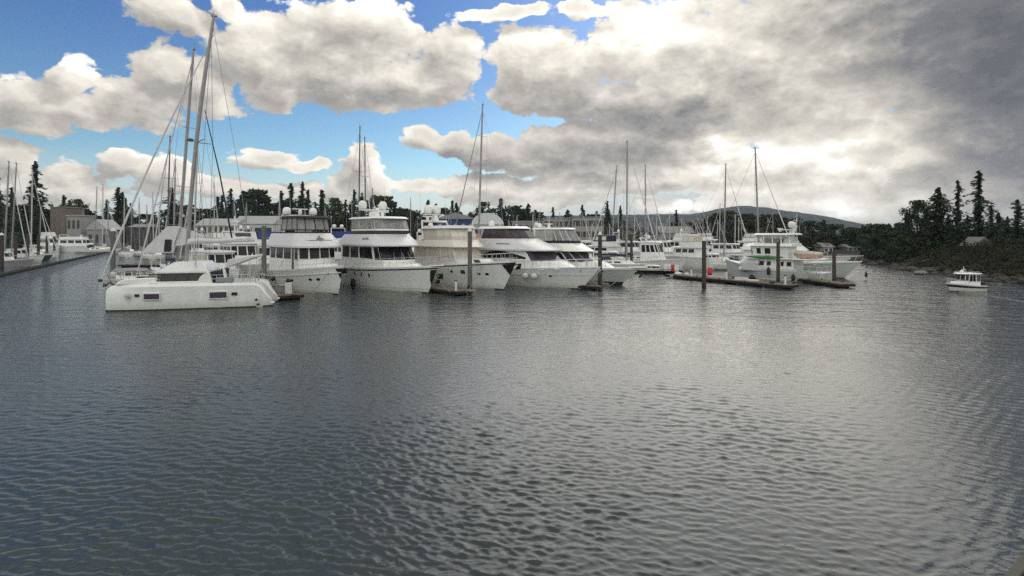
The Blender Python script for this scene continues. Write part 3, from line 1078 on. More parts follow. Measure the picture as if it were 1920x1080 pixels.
    MB().lathe([(.01, c1.z + .05), (.24, c1.z + .08), (.27, c1.z + .2), (.2, c1.z + .3), (.01, c1.z + .32)], c1.x + .45, c1.y, 12).build('radar_dome', SPARD, m)
    # boom with the stowed sail
    bf, be = inv @ P(352, 456, Ym), inv @ P(472, 450.5, Ym)
    bf.y = be.y = 0
    bm = MB().tube([bf, be], [.13, .11], 8).build('boom', ALUW, t)
    bag = [bf + (be - bf) * f + Vector((0, 0, .12 + .05 * math.sin(9 * f))) for f in (.02, .2, .4, .6, .8, .97)]
    MB().tube(bag, [.2, .2, .18, .15, .12, .08], 8).build('stack_pack', WHITEC, bm)
    # furled genoa on the forestay, shrouds, topping lift, backstay spans
    gf, gh = inv @ P(209, 524, Ym), inv @ P(399, 62, Ym)
    gf.y = gh.y = 0
    gp = lambda f: gf.lerp(gh, f) + Vector((.28 * math.sin(math.pi * f), 0, 0))
    MB().tube([gp(i / 12) for i in range(13)], [.04, .055] + [.08] * 3 + [.07] * 3 + [.06, .055, .045, .035, .03], 8).build('furled_genoa', WHITEC, t)
    MB().lathe([(.05, gf.z - .05), (.16, gf.z), (.16, gf.z + .15), (.05, gf.z + .2)], gf.x, 0, 10).build('furler_drum', BLACK, t)
    rg = MB()
    for s_ in (1, -1):
        ch = Vector((foot.x - 1.2, s_ * (B / 2 - .3), HH))
        tip = c1 + Vector((-.9, s_ * 1.25, .1))
        rg.tube([ch, tip, mp(.93)], .018, 5)
        rg.tube([ch, mp(.48)], .018, 5)
    rg.tube([mp(.97), inv @ P(444, 300, Ym), inv @ P(466, 452, Ym)], .018, 5)
    rg.build('shrouds', WIRE, t)
    a, b = inv @ P(383, 205, Ym), inv @ P(431, 446, Ym)
    a.y = b.y = 0
    MB().tube([a, a.lerp(b, .5) + Vector((-.1, 0, 0)), b], [.03, .055, .075], 6).build('topping_lift', BLACKC, t)
    # anchors and bow roller
    bw = MB()
    for s_ in (1, -1):
        pass
    bw.tube([(L / 2 - .55, yc * .92, HH - .05), (L / 2 - .15, yc * .92, HH + .18), (L / 2 + .12, yc * .92, HH - .12)], .06, 6)
    bw.tube([(L / 2 + .12, yc * .92 - .25, HH - .1), (L / 2 + .2, yc * .92, HH + .12), (L / 2 + .12, yc * .92 + .25, HH - .1)], .05, 6)
    bw.tube([(L / 2 - .4, yc * .92, HH), (L / 2 - .05, yc * .92, HH + .75), (L / 2 - .8, yc * .9, HH + .85), (L / 2 - 1.1, yc * .9, HH)], .025, 5)
    bw.build('anchor', BLACK, t)
    return t


catamaran()


# ------------------------------------------------------------------ the row of motor yachts
def yacht_pilothouse():
    H = Hull(17.2, 5.5, 2.75, 1.75, p=2.9, pw=1.75, over=1.15, k=1.25, tm=.40, bw=.84)
    t = place(634, 552.5, 42, H, 'motor_yacht', 'white pilothouse motor yacht with black framed flybridge screen and winged badge on its brow', 'motor yacht', 'motor yachts moored bow out in a row')
    hull_parts(H, t, HULLW)
    H.strip(lambda u: H.zd(u) - .62, lambda u: H.zd(u) - .50, .05).build('rub_rail', GEL2, t, bevel=.02)
    H.strip(lambda u: H.zd(u) - .06, lambda u: H.zd(u) + .10, .03).build('cap_rail', GEL2, t)
    H.strip(lambda u: .20, lambda u: .30, .012).build('boot_stripe', GEL2, t)
    for (tt, z, w) in ((.80, 1.35, .55), (.86, 1.42, .55), (.62, 1.15, .5)):
        for sd in (1, -1):
            H.disc(MB(), tt, z, w, .27, sd, tilt=-.1 * sd * 0).build('porthole', PORT, t)
    # dark anchor pocket on the stem
    pk = MB()
    for sd in (1, -1):
        a = [H.pt(.965, 2.55, sd, .02), H.pt(.999, 2.6, sd, .02), H.pt(.999, 1.55, sd, .02)]
        b = [H.pt(.965, 2.55, sd, -.05), H.pt(.999, 2.6, sd, -.05), H.pt(.999, 1.55, sd, -.05)]
        pk.loft([a, b])
    pk.build('anchor_pocket', BLACK, t)
    anchor(t, H.L / 2 + .05, 2.55, 1.0)
    H.rail(.45, .95, 11, .024, (.5,), .14, .15).build('bow_rail', STEEL, t)
    # foredeck trunk
    T = Tier([(6.3, 0), (5.9, .9), (5.0, 1.4), (2.4, 1.9), (2.4, 0)], 2.25, [(6.0, 0), (5.6, .8), (4.8, 1.2), (2.4, 1.7), (2.4, 0)], 2.85)
    T.mesh().build('trunk_cabin', GEL, t, bevel=.06)
    # pilothouse
    T = Tier([(3.35, 0), (3.2, 1.1), (2.55, 1.95), (-6.0, 2.15), (-6.0, 0)], 1.9, [(2.95, 0), (2.8, 1.05), (2.2, 1.85), (-6.0, 2.0), (-6.0, 0)], 4.62)
    T.mesh().build('pilothouse', GEL, t)
    windows(T, [(0, .05, .94, .53, .93), (1, .07, .93, .53, .93), (2, .03, .13, .50, .93), (2, .155, .215, .10, .93), (2, .25, .48, .50, .93), (2, .52, .75, .50, .93), (2, .79, .96, .50, .93)], t)
    for sd in (1, -1):
        for u in (.35, .8):
            a, b = T.at(0, u, .52, sd), T.at(0, u - .25, .80, sd)
            MB().tube([a + Vector((.06, 0, 0)), b + Vector((.06, 0, 0))], .018, 5).build('wiper', BLACK, t)
    # brow and flybridge coaming
    T = Tier([(4.15, 0), (3.9, 1.4), (3.1, 2.35), (2.0, 2.55), (-5.6, 2.6), (-5.8, 0)], 4.62, [(2.35, 0), (2.25, 1.1), (1.8, 1.75), (1.0, 2.0), (-5.4, 2.1), (-5.6, 0)], 5.95)
    mb = T.mesh()
    mb.loft([[Vector((p.x, p.y, 4.46)) for p in T.ring(T.hb)], T.ring(T.hb)])
    mb.build('flybridge_brow', LILAC, t, bevel=.05)
    em = MB()
    c = [T.at(0, 0, .55, 1)]
    for sd in (1, -1):
        em.tube([T.at(0, .25, .46, sd) + Vector((.03, 0, 0)), T.at(0, .95, .46, sd) + Vector((.03, 0, 0)), T.at(1, .25, .46, sd) + Vector((.03, 0, 0))], [.05, .03, .01], 5)
        em.slab(T.quad(0, 0, .18, .40, .66, sd), .03)
        em.slab(T.quad(0, .19, .30, .50, .60, sd), .03)
    em.slab(T.quad(0, 0, .08, .66, .78, 1), .03).slab(T.quad(0, 0, .08, .66, .78, -1), .03)
    em.build('emblem', LETTER, t)
    # canvas and clear vinyl flybridge enclosure
    T2 = Tier([(2.1, 0), (2.0, 1.05), (1.55, 1.75), (-2.6, 2.0), (-2.6, 0)], 5.95, [(1.55, 0), (1.45, .95), (1.05, 1.6), (-2.6, 1.8), (-2.6, 0)], 7.55)
    T2.panes(MB(), [(0, .03, .97, .24, .97), (1, .04, .96, .24, .97), (2, .02, .30, .24, .97), (2, .33, .64, .24, .97), (2, .67, .97, .24, .97), (3, .03, .97, .2, .97)], .005).build('vinyl_screen', VINYL, t, smooth=False)
    T2.frame_lines(MB(), [(0, 0), (0, 1), (1, 1), (2, .315), (2, .655), (2, 1)], .05).build('screen_frame', BLACKC, t)
    T2.panes(MB(), [(0, 0, 1, 0, .08), (1, 0, 1, 0, .08), (2, 0, 1, 0, .08), (0, 0, 1, .2, .25), (1, 0, 1, .2, .25), (2, 0, 1, .2, .25)], .01).build('canvas_skirt', BLACKC, t)
    Tier([(2.15, 0), (2.0, 1.1), (1.4, 1.85), (-2.9, 2.05), (-2.9, 0)], 7.55, [(1.7, 0), (1.6, 1.0), (1.1, 1.65), (-2.7, 1.8), (-2.7, 0)], 7.78).mesh().build('canopy', BLACKC, t, bevel=.05)
    MB().box(-.2, .7, -1.1, .1, 5.9, 6.75).box(-1.6, -1.0, -.9, -.2, 5.9, 7.0).box(-1.6, -1.0, .3, 1.0, 5.9, 7.0).build('helm_console', GEL, t, bevel=.08)
    # electronics arch over the canopy
    MB().tube([(-2.6, -1.9, 5.95), (-2.9, -1.75, 7.9), (-2.9, 1.75, 7.9), (-2.6, 1.9, 5.95)], .11, 8).build('radar_arch', GEL, t)
    radome(t, -2.2, -1.5, 7.95, .42, .85)
    radome(t, -2.2, 1.35, 7.95, .42, .85)
    open_array(t, -2.4, 0, 8.0, 1.7, .55)
    for y in (-1.9, 1.9, -.8):
        whip(t, -3.0, y, 7.9, 2.6, (-.3, 0))
    # aft sundeck rail and boat deck
    MB().box(-8.0, -5.6, -2.3, 2.3, 4.35, 4.6).build('boat_deck', GEL, t, bevel=.06)
    for y in (-2.2, 2.2):
        MB().tube([(-7.8, y, 1.8), (-7.8, y, 4.4)], .07, 8).build('deck_post', GEL, t)
        MB().tube([(-6.0, y * 1.02, 5.5), (-7.9, y, 5.4), (-7.9, y, 4.6)], .03, 6).build('boat_deck_rail', STEEL, t)
    for i, (tt, z) in enumerate(((.10, 1.25), (.22, 1.25), (.36, 1.3), (.60, .9))):
        p = t.matrix_basis @ H.pt(tt, z, -1, .18)
        fender(p, ['black ball fender by the stern of the pilothouse yacht', 'second black ball fender from the stern of the pilothouse yacht', 'black ball fender beside the white dock box', 'black fender hanging lowest, just ahead of the white dock box'][i], .22, .7, None, True, 'ball fenders on the pilothouse yacht')
    # mooring line in a slack curve from the bow to the float
    a = t.matrix_basis @ H.pt(.93, 2.15, -1, .05)
    b = Wt(566, 548, .45)
    pts = []
    for i in range(13):
        f = i / 12
        p = a.lerp(b, f); p.z -= .75 * math.sin(math.pi * f) * (.6 + .4 * f)
        pts.append(p)
    tag(MB().tube(pts, .035, 5).build('mooring_line', ROPE), 'slack dark rope from the pilothouse yacht bow to its float', 'rope')
    return t


def yacht_long_foredeck():
    H = Hull(20.5, 5.7, 2.75, 1.95, p=2.5, pw=1.6, over=1.7, k=1.5, tm=.45, bw=.84)
    t = place(803, 550, 41, H, 'motor_yacht', 'white motor yacht with wide dark raked windscreen, black brow stripe and enclosed white flybridge', 'motor yacht', 'motor yachts moored bow out in a row')
    hull_parts(H, t, HULLW)
    H.strip(lambda u: H.zd(u) - .28, lambda u: H.zd(u) - .17, .03).build('sheer_stripe', BLACK, t)
    H.strip(lambda u: H.zd(u) - .16, lambda u: H.zd(u) + .03, .05).build('cap_rail', GEL, t, bevel=.02)
    H.strip(lambda u: .26 + .5 * max(0, u - .6), lambda u: .33 + .5 * max(0, u - .6), .02).build('chine_line', GEL2, t)
    for (tt, z) in ((.42, 1.5), (.50, 1.5), (.58, 1.45)):
        for sd in (1, -1):
            H.disc(MB(), tt, z, .28, .5, sd, tilt=.25 * sd).build('porthole', PORT, t)
    pk = MB()
    for sd in (1, -1):
        pk.loft([[H.pt(u, z, sd, o) for u, z in ((.975, 2.35), (1, 2.4), (1, .9), (.985, 1.4))] for o in (.02, -.05)])
    pk.build('anchor_pocket', BLACK, t)
    MB().prism([(H.L / 2 - 1.2, 2.66), (H.L / 2 + .5, 2.78), (H.L / 2 + .5, 2.9), (H.L / 2 - 1.2, 2.82)], 'y', -.4, .4).build('anchor_platform', GEL, t, bevel=.04)
    anchor(t, H.L / 2 + .3, 2.0, 1.1)
    anchor(t, H.L / 2 - .1, 1.4, .8)
    H.rail(.40, .95, 14, .022, (.5,), .16, .55).build('bow_rail', STEEL, t)
    T = Tier([(6.6, 0), (6.2, 1.0), (5.2, 1.6), (2.5, 2.0), (2.5, 0)], 2.35, [(6.0, 0), (5.6, .8), (4.8, 1.3), (2.5, 1.7), (2.5, 0)], 2.80)
    T.mesh().build('trunk_cabin', GEL, t, bevel=.08)
    # house with raked screen
    T = Tier([(4.3, 0), (4.1, 1.2), (3.3, 2.0), (1.9, 2.2), (-7.0, 2.3), (-7.0, 0)], 2.05, [(2.7, 0), (2.5, 1.15), (1.8, 1.95), (.9, 2.1), (-7.0, 2.15), (-7.0, 0)], 4.65)
    T.mesh().build('deckhouse', GEL, t)
    MBs = T.panes(MB(), [(0, 0, 1, .42, .95), (1, 0, 1, .42, .95), (2, 0.0, .12, .42, .95)], .02)
    MBs.build('windscreen', GLASS, t)
    windows(T, [(2, .22, .98, .42, .93), (3, .06, .42, .45, .93), (3, .46, .70, .45, .93), (3, .74, .96, .45, .93)], t)
    for sd in (1, -1):
        for u in (.15, .85):
            a, b = T.at(0, u, .42, sd), T.at(0, u - .14, .72, sd)
            MB().tube([a + Vector((.08, 0, .02)), b + Vector((.08, 0, .02))], .025, 5).build('wiper', STEEL, t)
    # sloping brow
    T = Tier([(4.1, 0), (3.9, 1.5), (3.0, 2.45), (1.6, 2.7), (-7.2, 2.7), (-7.2, 0)], 4.70, [(1.9, 0), (1.8, 1.3), (1.3, 2.0), (.4, 2.2), (-6.0, 2.3), (-6.0, 0)], 5.85)
    mb = T.mesh()
    mb.loft([[Vector((p.x, p.y, 4.56)) for p in T.ring(T.hb)], T.ring(T.hb)])
    mb.build('flybridge_brow', LILAC, t, bevel=.04)
    lt = MB()
    rl = random.Random(5)
    for k in range(9):
        u = .06 + k * .022
        lt.slab(T.quad(4 - 1, u, u + .014, .45 + .05 * rl.random(), .62 + .1 * rl.random(), -1), .012)
    lt.build('lettering', LETTER, t)
    T1 = Tier([(1.75, 0), (1.65, 1.25), (1.15, 1.95), (-4.6, 2.15), (-4.6, 0)], 5.85, [(1.7, 0), (1.6, 1.25), (1.1, 1.95), (-4.6, 2.15), (-4.6, 0)], 6.25)
    T1.mesh().build('brow_stripe', BLACK, t)
    T2 = Tier([(1.85, 0), (1.75, 1.3), (1.2, 2.05), (-4.2, 2.2), (-4.2, 0)], 6.25, [(1.25, 0), (1.15, 1.25), (.75, 1.95), (-4.2, 2.1), (-4.2, 0)], 7.55)
    T2.panes(MB(), [(0, .03, .97, .2, .97), (1, .04, .96, .2, .97), (2, .02, .30, .2, .97), (2, .33, .64, .2, .97), (2, .67, .97, .2, .97)], .005).build('vinyl_screen', VINYL, t, smooth=False)
    T2.panes(MB(), [(0, 0, 1, 0, .14), (1, 0, 1, 0, .14), (2, 0, 1, 0, .14)], .02).build('flybridge_coaming', GEL, t)
    T2.frame_lines(MB(), [(0, 0), (0, 1), (1, 1), (2, .315), (2, .655), (2, 1)], .04).build('screen_frame', ALUW, t)
    Tier([(1.8, 0), (1.65, 1.4), (1.0, 2.2), (-4.9, 2.35), (-4.9, 0)], 7.55, [(1.4, 0), (1.3, 1.2), (.8, 1.9), (-4.6, 2.1), (-4.6, 0)], 7.78).mesh().build('hardtop', GEL, t, bevel=.05)
    MB().box(.0, .9, -1.2, .2, 5.9, 7.0).box(-1.5, -.9, -1.0, -.3, 6.0, 7.2).box(-1.5, -.9, .3, 1.0, 6.0, 7.2).box(-3.8, -2.2, -1.9, -1.2, 6.0, 6.9).build('helm_console', GEL2, t, bevel=.08)
    # electronics mast
    m = MB()
    m.loft([[(-2.4, y, 7.75) for y in (-.5, .5)] + [(-3.3, y, 7.75) for y in (.5, -.5)], [(-2.9, y, 8.6) for y in (-.35, .35)] + [(-3.4, y, 8.6) for y in (.35, -.35)]])
    m.box(-3.5, -2.7, -1.7, 1.7, 8.55, 8.68)
    m.build('electronics_mast', GEL, t, bevel=.03)
    MB().tube([(-3.1, -.15, 8.6), (-3.15, -.15, 11.2)], .05, 6).box(-3.25, -3.0, -.27, -.03, 9.9, 10.35).build('light_pole', SPARD, t)
    radome(t, -3.0, -1.45, 8.68, .48, 1.0)
    radome(t, -3.0, 1.05, 8.68, .48, 1.0)
    MB().box(-1.4, -1.1, -1.5, -.9, 7.8, 8.3).build('search_light', GEL2, t, bevel=.08)
    open_array(t, -1.2, .1, 7.8, 1.5, .5)
    for y, h in ((-2.1, 4.0), (2.1, 4.2), (1.7, 2.2)):
        whip(t, -4.3, y, 7.6, h, (-.4, 0))
    fp = t.matrix_basis @ H.pt(.40, .95, -1, .2)
    fender(fp, 'long black fender between the pilothouse yacht and the black striped yacht', .26, .95)
    return t


def yacht_beige_canvas():
    H = Hull(18.0, 5.4, 3.0, 2.1, p=2.2, pw=1.5, over=1.9, k=1.35, tm=.45, bw=.82)
    t = place(944, 543.5, 44, H, 'motor_yacht', 'older white motor yacht with beige canvas flybridge and a radar arch carrying two domes', 'motor yacht', 'motor yachts moored bow out in a row')
    hull_parts(H, t, HULLW)
    H.strip(lambda u: H.zd(u) - .16, lambda u: H.zd(u) - .05, .03).build('sheer_stripe', BLACK, t)
    H.strip(lambda u: H.zd(u) - .05, lambda u: H.zd(u) + .10, .06).build('cap_rail', GEL, t, bevel=.02)
    for (tt, z, w, h, sq) in ((.62, 1.75, .36, .3, False), (.71, 1.75, .62, .42, True), (.82, 1.62, .42, .24, True), (.87, 1.62, .42, .24, True)):
        for sd in (1, -1):
            H.disc(MB(), tt, z, w, h, sd, square=sq).build('porthole', PORT if w != .62 else GLASS2, t)
    pk = MB()
    for sd in (1, -1):
        pk.loft([[H.pt(u, z, sd, o) for u, z in ((.94, 2.7), (1, 2.85), (1, 1.6))] for o in (.02, -.05)])
    pk.build('anchor_pocket', BLACK, t)
    anchor(t, H.L / 2 + .15, 2.75, 1.2)
    MB().prism([(H.L / 2 - 1.0, 2.9), (H.L / 2 + .4, 3.0), (H.L / 2 + .4, 3.12), (H.L / 2 - 1.0, 3.05)], 'y', -.3, .3).build('anchor_platform', GEL2, t)
    H.rail(.40, .95, 11, .026, (.5,), .16, .35).build('bow_rail', STEEL, t)
    T = Tier([(5.5, 0), (5.2, 1.0), (4.4, 1.7), (1.6, 2.0), (1.6, 0)], 2.45, [(4.6, 0), (4.3, .9), (3.6, 1.5), (1.6, 1.8), (1.6, 0)], 3.15)
    T.mesh().build('trunk_cabin', GEL, t, bevel=.08)
    MB().slab(T.quad(1, .1, .8, .3, .9, -1), .03).build('deck_hatch', GLASS2, t)
    T = Tier([(2.6, 0), (2.4, 1.3), (1.8, 2.0), (-6.5, 2.2), (-6.5, 0)], 2.2, [(1.6, 0), (1.4, 1.2), (.9, 1.9), (-6.5, 2.05), (-6.5, 0)], 4.4)
    T.mesh().build('deckhouse', CREAM, t)
    windows(T, [(0, .05, .95, .45, .92), (1, .06, .94, .45, .92), (2, .03, .3, .45, .92), (2, .34, .62, .45, .92), (2, .66, .95, .45, .92)], t, BEIGE, 'window_cover')
    T = Tier([(2.6, 0), (2.4, 1.5), (1.6, 2.3), (-6.6, 2.45), (-6.6, 0)], 4.4, [(1.4, 0), (1.3, 1.3), (.8, 1.9), (-6.2, 2.1), (-6.2, 0)], 5.2)
    T.mesh().build('flybridge_brow', CREAM, t, bevel=.05)
    T2 = Tier([(1.3, 0), (1.2, 1.2), (.7, 1.85), (-4.8, 2.0), (-4.8, 0)], 5.2, [(.6, 0), (.5, 1.15), (.1, 1.75), (-4.8, 1.9), (-4.8, 0)], 6.5)
    T2.mesh().build('flybridge_canvas', BEIGE, t)
    T2.panes(MB(), [(0, .06, .94, .3, .92), (1, .06, .94, .3, .92), (2, .03, .24, .3, .92), (2, .27, .47, .3, .92)], .012).build('vinyl_screen', CREAM, t)
    Tier([(1.2, 0), (1.1, 1.3), (.5, 2.05), (-5.1, 2.2), (-5.1, 0)], 6.5, [(.8, 0), (.7, 1.0), (.1, 1.5), (-4.8, 1.7), (-4.8, 0)], 6.85).mesh().build('canopy', WHITEC, t, bevel=.06)
    ar = MB()
    ar.tube([(-4.6, -2.1, 5.2), (-5.2, -1.8, 7.4), (-5.2, 1.8, 7.4), (-4.6, 2.1, 5.2)], .16, 8)
    ar.loft([[(-4.7, -.35, 7.4), (-4.7, .35, 7.4), (-5.5, .35, 7.4), (-5.5, -.35, 7.4)], [(-4.9, -.22, 8.2), (-4.9, .22, 8.2), (-5.4, .22, 8.2), (-5.4, -.22, 8.2)]])
    ar.box(-5.4, -4.9, -1.6, 1.2, 8.15, 8.28)
    ar.build('radar_arch', GEL, t, bevel=.02)
    radome(t, -5.1, -1.0, 8.28, .50, 1.1)
    radome(t, -5.1, .25, 8.28, .50, 1.1)
    open_array(t, -4.5, -1.5, 7.5, 1.3, .4)
    radome(t, -3.6, -1.7, 6.7, .28, .5)
    for y, h in ((-1.9, 4.2), (1.8, 3.6), (-.6, 3.0)):
        whip(t, -5.2, y, 7.4, h, (-.3, 0))
    return t


def yacht_raked():
    H = Hull(20.0, 5.6, 2.45, 1.75, p=2.3, pw=1.55, over=2.5, k=1.2, tm=.45, bw=.82, rake=.4)
    t = place(1090, 542.5, 46, H, 'motor_yacht', 'large white raked motor yacht with dark wraparound flybridge glass and purple-dark windscreen', 'motor yacht', 'motor yachts moored bow out in a row')
    hull_parts(H, t, HULLW)
    H.strip(lambda u: H.zd(u) * .66, lambda u: H.zd(u) * .66 + .06, .035).build('knuckle_line', GEL2, t)
    H.strip(lambda u: H.zd(u) - .08, lambda u: H.zd(u) + .05, .04).build('cap_rail', GEL, t, bevel=.02)
    for sd in (1, -1):
        H.disc(MB(), .80, 1.32, .42, .2, sd).build('porthole', PORT, t)
        H.disc(MB(), .46, 1.2, .5, .22, sd).build('porthole', PORT, t)
        H.disc(MB(), .935, 2.0, .26, .26, sd, .03).build('emblem', ALUW, t)
    H.rail(.48, .85, 12, .022, (), .14, .1).build('bow_rail', STEEL, t)
    anchor(t, H.L / 2 - .35, 2.15, .9, STEEL)
    # foredeck hump
    T = Tier([(7.2, 0), (6.7, 1.0), (5.6, 1.7), (2.0, 2.2), (2.0, 0)], 2.05, [(5.2, 0), (4.8, .9), (4.0, 1.5), (2.0, 1.9), (2.0, 0)], 2.95)
    T.mesh().build('trunk_cabin', GEL, t, bevel=.15, seg=3)
    # main saloon, strongly raked screen
    T = Tier([(5.2, 0), (4.9, 1.3), (3.9, 2.1), (2.4, 2.3), (-7.5, 2.4), (-7.5, 0)], 2.0, [(2.7, 0), (2.5, 1.2), (1.8, 1.95), (.8, 2.1), (-7.5, 2.2), (-7.5, 0)], 4.1)
    T.mesh().build('deckhouse', GEL, t)
    T.panes(MB(), [(0, 0, 1, .44, .97), (1, 0, 1, .44, .97), (2, 0, .55, .44, .97)], .02).build('windscreen', GLASS2, t)
    # long dark curved side glass
    for sd in (1, -1):
        mb = MB()
        us = [i / 10 for i in range(11)]
        for u0, u1 in zip(us, us[1:]):
            f = lambda u: .62 + .30 * math.sin(math.pi * (1 - u) ** .8)
            a = [T.at(3, u0 * .8 + .0, .52, sd), T.at(3, u1 * .8, .52, sd), T.at(3, u1 * .8, f(u1), sd), T.at(3, u0 * .8, f(u0), sd)]
            o = Vector((0, sd * .02, 0))
            mb.loft([[p - o for p in a], [p + o for p in a]])
        mb.build('side_window', GLASS, t)
    # brow / flybridge
    T = Tier([(4.0, 0), (3.8, 1.5), (2.8, 2.4), (1.4, 2.6), (-7.4, 2.7), (-7.6, 0)], 4.12, [(.2, 0), (.1, 1.3), (-.5, 2.0), (-1.4, 2.2), (-7.0, 2.3), (-7.2, 0)], 5.35)
    mb = T.mesh()
    mb.loft([[Vector((p.x, p.y, 3.98)) for p in T.ring(T.hb)], T.ring(T.hb)])
    mb.build('flybridge_brow', LILAC, t, bevel=.05)
    lt = MB()
    for k in range(11):
        u = .10 + k * .028
        lt.slab(T.quad(3, u, u + .02, .46, .58, -1), .012)
    lt.build('lettering', LETTER, t)
    T2 = Tier([(.1, 0), (.0, 1.25), (-.6, 1.95), (-1.5, 2.12), (-5.8, 2.2), (-5.8, 0)], 5.35, [(-1.0, 0), (-1.1, 1.1), (-1.6, 1.75), (-2.3, 1.9), (-5.4, 2.0), (-5.4, 0)], 6.5)
    T2.mesh().build('sky_lounge', BLACK, t)
    windows(T2, [(0, .04, .96, .1, .93), (1, .05, .95, .1, .93), (2, .05, .92, .1, .93), (3, .02, .32, .1, .93), (3, .35, .65, .1, .93), (3, .68, .97, .1, .93)], t, GLASS2, off=.02)
    Tier([(-.7, 0), (-.8, 1.3), (-1.4, 2.0), (-2.2, 2.15), (-6.6, 2.25), (-6.7, 0)], 6.5, [(-1.3, 0), (-1.4, 1.1), (-1.9, 1.7), (-2.6, 1.85), (-6.2, 1.95), (-6.3, 0)], 6.78).mesh().build('hardtop', GEL, t, bevel=.08, seg=3)
    MB().lathe([(.1, 6.75), (.12, 7.0), (.0, 7.05)], -2.0, 0, 8).build('horn', ALUW, t)
    radome(t, -5.2, -1.0, 6.78, .36, .7)
    for y in (-1.8, 1.8):
        whip(t, -6.0, y, 6.7, 3.8, (-.5, 0))
    MB().tube([(-6.6, -2.2, 5.4), (-7.2, -2.4, 7.2)], .05, 6).tube([(-6.6, 2.2, 5.4), (-7.2, 2.4, 7.2)], .05, 6).build('hardtop_post', GEL, t)
    for i, (tt, lab) in enumerate(((.66, 'left'), (.715, 'right'))):
        p = t.matrix_basis @ H.pt(tt, 1.75, -1, .33)
        fender(p, ['white ball fender with dark base on the raked yacht, nearer the stern', 'white ball fender on the raked yacht, nearer the bow'][i], .36, .7, WHITEC, True, 'white ball fenders')
    tv = t.matrix_basis @ Vector((-4.8, -3.4, 0))
    return t


def yacht_long_bow():
    H = Hull(18.5, 5.2, 2.05, 1.45, p=2.2, pw=1.5, over=2.5, k=1.3, tm=.45, bw=.80)
    t = place(1163, 534.5, 50, H, 'motor_yacht', 'white sport yacht with dark canvas collar under its flybridge screen and long bow pulpit', 'motor yacht', 'motor yachts moored bow out in a row')
    hull_parts(H, t, HULLG, antif=False)
    H.strip(lambda u: -.3, lambda u: .22 + .16 * u, .012).build('antifouling', ANTIF, t)
    H.strip(lambda u: H.zd(u) - .20, lambda u: H.zd(u) + .06, .05).build('cap_rail', GEL, t, bevel=.03)
    MB().prism([(H.L / 2 - 1.4, 1.95), (H.L / 2 + .7, 2.08), (H.L / 2 + .7, 2.22), (H.L / 2 - 1.4, 2.15)], 'y', -.36, .36).build('bow_pulpit', GEL, t, bevel=.05)
    anchor(t, H.L / 2 - .15, 1.45, 1.1)
    H.rail(.45, .8, 11, .022, (), .14, .5).build('bow_rail', STEEL, t)
    for sd in (1, -1):
        H.disc(MB(), .84, 1.55, .4, .2, sd).build('porthole', PORT, t)
    T = Tier([(6.2, 0), (5.8, .9), (4.8, 1.5), (1.5, 2.0), (1.5, 0)], 1.85, [(4.6, 0), (4.2, .8), (3.4, 1.3), (1.5, 1.7), (1.5, 0)], 2.65)
    T.mesh().build('trunk_cabin', GEL, t, bevel=.15, seg=3)
    T = Tier([(4.3, 0), (4.0, 1.2), (3.0, 1.9), (1.7, 2.1), (-7.0, 2.2), (-7.0, 0)], 1.8, [(1.6, 0), (1.4, 1.1), (.7, 1.75), (-.3, 1.9), (-7.0, 2.05), (-7.0, 0)], 3.8)
    T.mesh().build('deckhouse', GEL, t)
    T.panes(MB(), [(0, .02, .98, .40, .96), (1, .04, .96, .40, .96), (2, .05, .9, .40, .96)], .02).build('windscreen', GLASS2, t)
    windows(T, [(3, .02, .40, .45, .92), (3, .44, .80, .45, .92)], t)
    T = Tier([(2.8, 0), (2.6, 1.3), (1.7, 2.1), (.5, 2.3), (-7.2, 2.4), (-7.2, 0)], 3.8, [(.9, 0), (.8, 1.2), (.1, 1.8), (-.8, 2.0), (-6.8, 2.1), (-6.8, 0)], 4.75)
    T.mesh().build('flybridge_brow', GEL, t, bevel=.06)
    T2 = Tier([(.8, 0), (.7, 1.15), (.1, 1.75), (-.8, 1.9), (-4.2, 2.0), (-4.2, 0)], 4.75, [(.75, 0), (.65, 1.12), (.05, 1.7), (-.85, 1.88), (-4.2, 1.98), (-4.2, 0)], 5.05)
    T2.mesh().build('canvas_collar', BLACKC, t)
    T2 = Tier([(.72, 0), (.62, 1.1), (.0, 1.7), (-.9, 1.86), (-4.1, 1.95), (-4.1, 0)], 5.05, [(-.2, 0), (-.3, 1.0), (-.8, 1.55), (-1.5, 1.7), (-4.1, 1.85), (-4.1, 0)], 6.45)
    T2.panes(MB(), [(0, .02, .98, .04, .97), (1, .04, .96, .04, .97), (2, .04, .96, .04, .97), (3, .03, .47, .04, .97), (3, .5, .97, .04, .97)], .005).build('vinyl_screen', VINYL, t, smooth=False)
    T2.frame_lines(MB(), [(0, 0), (0, 1), (1, 1), (2, 1), (3, .485), (3, 1)], .04, True, False).build('screen_frame', GEL, t)
    Tier([(.1, 0), (.0, 1.15), (-.6, 1.75), (-1.4, 1.9), (-4.7, 2.05), (-4.7, 0)], 6.45, [(-.2, 0), (-.3, 1.0), (-.8, 1.5), (-1.5, 1.65), (-4.5, 1.8), (-4.5, 0)], 6.65).mesh().build('hardtop', GEL, t, bevel=.05)
    MB().box(-.9, -.2, -1.2, .1, 4.8, 6.1).box(-2.2, -1.7, -.9, -.2, 4.9, 6.2).build('helm_console', BLACKC, t, bevel=.06)
    open_array(t, -3.4, 0, 6.65, 1.6, .45)
    radome(t, -3.9, -1.3, 6.65, .3, .6)
    for y in (-1.7, 1.7):
        whip(t, -4.4, y, 6.6, 3.4, (-.3, 0))
    return t


yacht_pilothouse()
yacht_long_foredeck()
yacht_beige_canvas()
yacht_raked()
yacht_long_bow()


